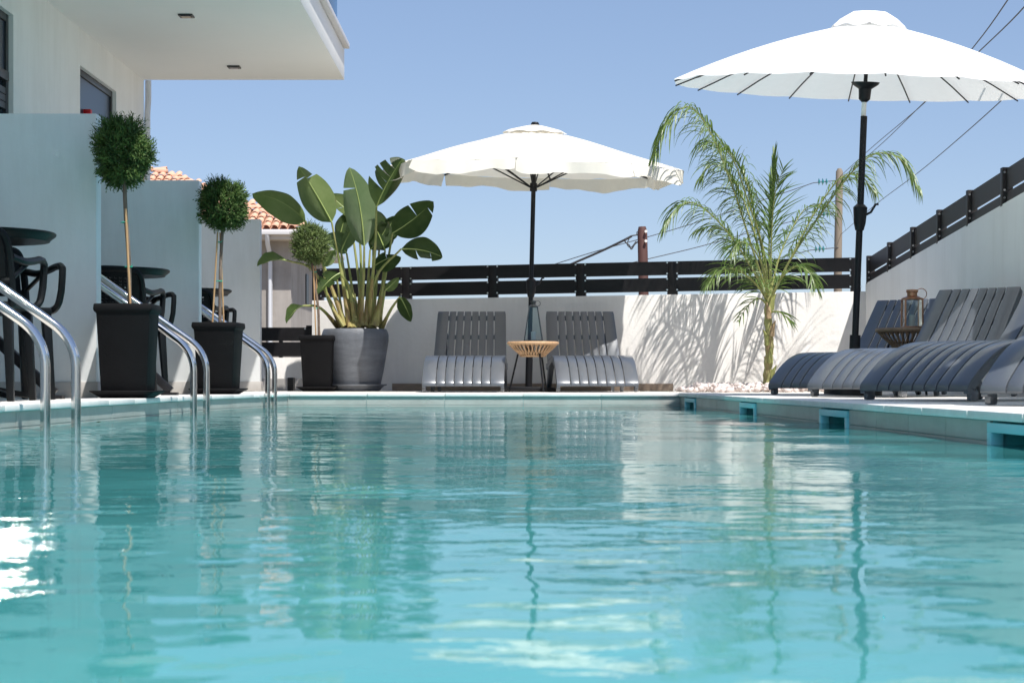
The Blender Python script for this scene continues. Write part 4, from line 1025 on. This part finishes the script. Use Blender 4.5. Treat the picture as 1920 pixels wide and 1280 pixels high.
# ================================================================== RATTAN TABLES AND LANTERNS
def rattan_table(loc, r, h, m, label):
    e = empty('rattan_side_table', loc, label, 'table', 'round rattan bowl side tables')
    b = MB(); b.lathe([(0,h),(r-.012,h),(r-.010,h+.005),(0,h+.005)], n=48); b.make('glass_top', mat('smoked_glass_top', (0.02,0.02,0.022), 0.08, spec=0.8), e, smooth=True)
    b = MB(); ring = [Vector((r*math.cos(a), r*math.sin(a), h-.012)) for a in np.linspace(0,2*PI,49)]; b.tube(ring, .015, 8); b.make('rim', m, e, smooth=True)
    b = MB(); n = 64
    for k in range(n):
        a = 2*PI*k/n; a2 = a+(0.16 if k % 2 else -0.16)
        pts = [Vector((r*math.cos(a), r*math.sin(a), h-.02)), Vector((r*.80*math.cos((a*2+a2)/3), r*.80*math.sin((a*2+a2)/3), h-.065)), Vector((r*.5*math.cos(a2), r*.5*math.sin(a2), h-.125))]
        b.tube(pts, .0048, 5)
    b.make('woven_bowl', m, e, smooth=True)
    b = MB(); ring = [Vector((r*.5*math.cos(a), r*.5*math.sin(a), h-.128)) for a in np.linspace(0,2*PI,33)]; b.tube(ring, .010, 6); b.make('lower_ring', m, e, smooth=True)
    for k in range(3):
        a = R(-90+25)+k*2*PI/3; b = MB(); b.tube([(r*.62*math.cos(a), r*.62*math.sin(a), h-.11),(r*.98*math.cos(a), r*.98*math.sin(a), 0)], .0085, 8); b.make('leg', M_black, e, smooth=True)
    b = MB(); ring = [Vector((r*.60*math.cos(a), r*.60*math.sin(a), h-.10)) for a in np.linspace(0,2*PI,33)]; b.tube(ring, .006, 6); b.make('frame_ring', M_black, e)
    return e
t1 = P(999.5, 641, 15.7); rattan_table((t1.x, 15.7, DECK), 0.225, t1.z-DECK, M_rattan, 'tan rattan bowl table between the two far loungers')
t2 = P(1702, 616, 12.2); rattan_table((t2.x, 12.2, DECK), 0.215, t2.z-DECK, M_rattan_d, 'brown rattan bowl table between the right hand loungers')
def lantern(loc, wb, wt, h, hc, m, label, gm, loop=True):
    e = empty('lantern', loc, label, 'lantern')
    cb_ = [(-1,-1),(1,-1),(1,1),(-1,1)]
    for k, (sx, sy) in enumerate(cb_):
        b = MB(); b.tube([(sx*wb/2,sy*wb/2,.008),(sx*wt/2,sy*wt/2,h)], .0072, 4, sq=True); b.make('post', m, e)
        tx, ty = cb_[(k+1)%4]
        b = MB(); ins = .96; b.add([(sx*wb/2*ins,sy*wb/2*ins,.012),(tx*wb/2*ins,ty*wb/2*ins,.012),(tx*wt/2*ins,ty*wt/2*ins,h-.003),(sx*wt/2*ins,sy*wt/2*ins,h-.003)], [(0,1,2,3)]); b.make('pane', gm, e)
        b = MB(); b.tube([(sx*wt/2,sy*wt/2,h),(tx*wt/2,ty*wt/2,h)], .0055, 4, sq=True); b.make('top_bar', m, e)
    b = MB(); b.box(-wb/2-.004,wb/2+.004,-wb/2-.004,wb/2+.004,0,.010); b.make('base_plate', m, e, bevel=.002)
    b = MB(); b.lathe([(wt*.62,h),(wt*.62,h+.006),(wt*.30,h+.006+hc*.2),(wt*.30,h+hc*.55),(wt*.36,h+hc*.6),(wt*.34,h+hc*.8),(0,h+hc*.85)], n=4 if not loop else 20); b.make('cap', m, e)
    ring = [Vector((0.0+.55*wt+ .32*wt*math.cos(a), 0, h+hc*.45+.32*wt*math.sin(a))) for a in np.linspace(0,2*PI,17)]
    b = MB(); b.tube(ring, .003, 5); b.make('ring_handle', m, e)
    b = MB(); b.lathe([(0,.012),(.022,.012),(.022,.085),(.019,.09),(0,.088)], n=18); b.make('candle', M_candle, e, smooth=True)
    b = MB(); b.tube([(0,0,.088),(.001,0,.1)], .001, 4); b.make('wick', M_black, e)
lz = t1.z+.006
lantern((t1.x+.002, 15.68, lz), .165, .075, .315, .07, M_grey_metal, 'tapered dark metal glass lantern with candle on the tan table', M_glass)
lz = t2.z+.006
lantern((P(1709,616,12.2).x, 12.18, lz), .124, .120, .204, .083, M_copper, 'copper framed box lantern with candle on the brown table', M_glass)

# ================================================================== PARASOLS
def tilt_top(root, pivot_z, ang, ky=1.0, skip=('pole','sleeve','crank_housing','crank_handle','base','knob')):
    Rm = Matrix.Rotation(ang, 4, 'X')
    for o in list(root.children):
        if o.name.split('.')[0] in skip: continue
        T = Matrix.Translation((0,0,pivot_z)) @ Rm @ Matrix.Diagonal((1,ky,1,1)) @ Matrix.Translation((0,0,-pivot_z))
        o.matrix_local = T @ o.matrix_local
def crank(root, z, m=M_black):
    b = MB(); b.tube([(0,0,z-.11),(0,0,z-.06),(0,0,z+.05),(0,0,z+.07)], [.030,.042,.050,.03], 10); b.make('crank_housing', m, root, smooth=True)
    b = MB(); b.tube([(.04,0,z),(.075,0,z+.02),(.105,0,z+.075),(.125,0,z+.078)], .009, 7); b.make('crank_handle', m, root, smooth=True)
def valance_parasol(loc, Rr, zr, zt, pole_h, lean, rot, label):
    root = empty('parasol', loc, label, 'parasol'); root.rotation_euler = lean
    n = 8; sub = 8
    def rim(a):   # a in units of segments
        i = int(math.floor(a)); f = a-i; p0 = Vector((Rr*math.cos(rot+2*PI*i/n), Rr*math.sin(rot+2*PI*i/n))); p1 = Vector((Rr*math.cos(rot+2*PI*(i+1)/n), Rr*math.sin(rot+2*PI*(i+1)/n)))
        return p0.lerp(p1, f), f
    b = MB(); rows = 8; vs = []; N = n*sub
    r0 = 0.13
    for j in range(rows+1):
        t = j/rows
        for k in range(N):
            q, f = rim(k/sub); rad = r0+(1-r0)*t
            sag = 0.022*math.sin(PI*f)*t*(1.1-t*.5)
            z = zt-.03-(zt-.03-zr)*(t**1.12) - sag
            vs.append((q.x*rad, q.y*rad, z + 0.005*math.sin(k*2.1+j)))
    fs = [(j*N+k, j*N+(k+1)%N, (j+1)*N+(k+1)%N, (j+1)*N+k) for j in range(rows) for k in range(N)]
    b.add(vs, fs); b.make('canopy', M_cream, root, smooth=True)
    # valance: hanging flap, one per segment, open at the ribs
    for i in range(n):
        b = MB(); vs = []; nn = 18; rows2 = 4; rs = random.Random(i+50)
        amp = rs.uniform(.012,.03); blow = rs.uniform(-.03,.05)
        for j in range(rows2+1):
            for k in range(nn+1):
                f = k/nn; q, _ = rim(i+min(.999,f)); rad = 1.0
                zz = zr-0.022*math.sin(PI*f)*.6
                drop = (0.118+.007*math.sin(PI*2*f*2.5+i)+.004*math.sin(31*f+i))*(1-.10*(abs(2*f-1)**10))*j/rows2
                flare = 1+ (blow+amp*math.sin(f*9+i*2))*j/rows2 + .012*math.sin(23*f+i)*j/rows2
                lift = 0.02*math.sin(f*7+i*1.7)*j/rows2
                vs.append((q.x*flare, q.y*flare, zz-drop+lift))
        fs = [(j*(nn+1)+k, j*(nn+1)+k+1, (j+1)*(nn+1)+k+1, (j+1)*(nn+1)+k) for j in range(rows2) for k in range(nn)]
        b.add(vs, fs); b.make('valance', M_cream, root, smooth=True)
    # vent cap
    b = MB(); vs = []; N2 = 48
    for j, (rr, z) in enumerate(((.02,zt+.045),(.10,zt+.03),(.24,zt-.005),(.30,zt-.035))):
        for k in range(N2):
            a = 2*PI*k/N2; vs.append((rr*(1+.04*math.cos(8*a))*math.cos(a), rr*(1+.04*math.cos(8*a))*math.sin(a), z-(.008*math.cos(8*a+1) if j == 3 else 0)))
    fs = [(j*N2+k, j*N2+(k+1)%N2, (j+1)*N2+(k+1)%N2, (j+1)*N2+k) for j in range(3) for k in range(N2)]
    b.add(vs, fs); b.make('vent_cap', M_cream, root, smooth=True)
    b = MB(); b.lathe([(0,zt+.075),(.03,zt+.070),(.042,zt+.05),(.04,zt+.035),(0,zt+.03)], n=16); b.make('finial', M_black, root, smooth=True)
    b = MB(); b.tube([(0,0,0.03),(0,0,pole_h)], .022, 14); b.make('pole', M_black, root, smooth=True)
    b = MB(); b.tube([(0,0,0.03),(0,0,.45)], .034, 14); b.make('sleeve', M_black, root, smooth=True)
    for i in range(n):
        a = rot+2*PI*i/n; d = Vector((math.cos(a), math.sin(a), 0))
        b = MB(); b.tube([Vector((0,0,zt-.03))+d*.03, d*Rr*.5+Vector((0,0,zt-.055-(zt-.03-zr)*.46)), d*Rr*1.0+Vector((0,0,zr-.012))], .009, 5); rb_ = b.make('rib', M_black, root)
        b = MB(); b.tube([Vector((0,0,zr-.18))+d*.035, d*Rr*.5+Vector((0,0,zt-.06-(zt-.03-zr)*.46))], .007, 5); b.make('strut', M_black, rb_)
    b = MB(); b.tube([(0,0,zr-.22),(0,0,zr-.14)], .035, 12); b.make('hub', M_black, root, smooth=True)
    crank(root, 1.02)
    b = MB(); b.box(-.26,.26,-.26,.26,0,.045); b.make('base', M_black, root, bevel=.012)
    return root
u1x = (991-960)*16.5/F
zr1 = P(1000, 316, 16.5).z-DECK; zt1 = P(1000, 243, 16.5).z-DECK
u1 = valance_parasol((u1x, 16.5, DECK), 1.45, zr1, zt1, zt1-.02, (0, R(1.4), 0), R(-7), 'cream parasol with hanging scalloped valance over the far loungers')

tilt_top(u1, zr1, R(1.2), 0.64)
def fan_parasol(loc, Rr, zr, zt, lean, rot, label, n=18):
    root = empty('parasol', loc, label, 'parasol'); root.rotation_euler = lean
    sub = 4; N = n*sub; rows = 9; b = MB(); vs = []
    for j in range(rows+1):
        t = j/rows
        for k in range(N):
            f = (k % sub)/sub; a = rot+2*PI*k/N
            rad = (0.10+0.90*t)*Rr
            cut = (1-math.cos(PI/n)/max(.001,math.cos(2*PI/N*( (k%sub) )-PI/n)) ) if k % sub else 0
            rad *= (1-abs(cut)*0 - (0.020*math.sin(PI*f))*t)
            bell = zt-.02-(zt-.02-zr)*(0.62*t+0.38*t*t)
            vs.append((rad*math.cos(a), rad*math.sin(a), bell-0.022*math.sin(PI*f)*t*(1.0)+ (0.012*math.sin(PI*f) if t > .99 else 0)))
    fs = [(j*N+k, j*N+(k+1)%N, (j+1)*N+(k+1)%N, (j+1)*N+k) for j in range(rows) for k in range(N)]
    b.add(vs, fs); b.make('canopy', M_canvas, root, smooth=True)
    b = MB(); vs = []; N2 = 72
    for j, (rr, z) in enumerate(((.03,zt+.075),(.12,zt+.068),(.20,zt+.02),(.255,zt-.035))):
        for k in range(N2):
            a = 2*PI*k/N2; wv = 1+(.035*math.cos(9*a) if j == 3 else .02*math.cos(9*a)); vs.append((rr*wv*math.cos(a), rr*wv*math.sin(a), z-(.010*math.cos(9*a) if j == 3 else 0)))
    fs = [(j*N2+k, j*N2+(k+1)%N2, (j+1)*N2+(k+1)%N2, (j+1)*N2+k) for j in range(3) for k in range(N2)]
    b.add(vs, fs); b.make('vent_cap', M_canvas, root, smooth=True)
    for i in range(n):
        a = rot+2*PI*i/n; d = Vector((math.cos(a), math.sin(a), 0)); pts = []
        for q in range(6):
            t = .12+.88*q/5; pts.append(d*(Rr*t*.997)+Vector((0,0,zt-.035-(zt-.02-zr)*(0.62*t+0.38*t*t))))
        b = MB(); b.tube(pts, .0055, 5); b.make('rib', M_black, root)
    b = MB(); b.lathe([(.02,zr-.10),(.04,zr-.08),(.045,zr-.01),(.09,zr+.02),(.10,zr+.035),(.02,zr+.04)], n=20); b.make('hub', M_black, root, smooth=True)
    b = MB(); b.tube([(0,0,zr-.06),(0,0,zt)], .014, 10); b.make('mast', M_black, root, smooth=True)
    b = MB(); b.tube([(0,0,0.03),(0,0,zr-.20)], .0235, 16); b.make('pole', M_black, root, smooth=True)
    b = MB(); b.tube([(0,0,zr-.20),(0,0,zr-.09)], .0175, 14); b.make('tilt_joint', mat('white_collar', (0.75,0.75,0.73), 0.4), root, smooth=True)
    b = MB(); b.tube([(0,0,0.03),(0,0,.42)], .038, 16); b.make('sleeve', M_black, root, smooth=True)
    b = MB(); b.tube([(.036,0,.28),(.065,0,.28)], .012, 8); b.make('knob', M_black, root, smooth=True)
    crank(root, 1.26)
    b = MB(); b.lathe([(0,0),(.20,0),(.20,.04),(.05,.06),(0,.06)], n=32); b.make('base', M_black, root, smooth=True)
    return root
zr2 = P(1625,164,11.9).z-DECK; zt2 = P(1625,44,11.9).z-DECK
u2 = fan_parasol(((1599-960)*11.9/F, 11.9, DECK), 1.345, zr2, zt2, (0, R(2.3), 0), R(4), 'large white fan ribbed parasol on black pole over the right loungers')
tilt_top(u2, zr2, R(6.2))
fan_parasol((3.02, 7.5, DECK), 1.43, zr2, zt2, (0, 0, 0), R(9), 'white fan parasol standing just beyond the right photo edge')

# small floating leaf by the left wall
lf_ = MB(); q = Vector(((185-960)*8.4/F, 8.4, .006)); lf_.add([q+Vector((-.014,0,0)),q+Vector((0,-.010,.006)),q+Vector((.014,0,.004)),q+Vector((0,.010,0))], [(0,1,2,3)])
tag(lf_.make('fallen_leaf', M_leafb), 'tiny brown leaf floating near the left pool wall', 'leaf')
print('tiles', cnt, 'pebbles', npb)
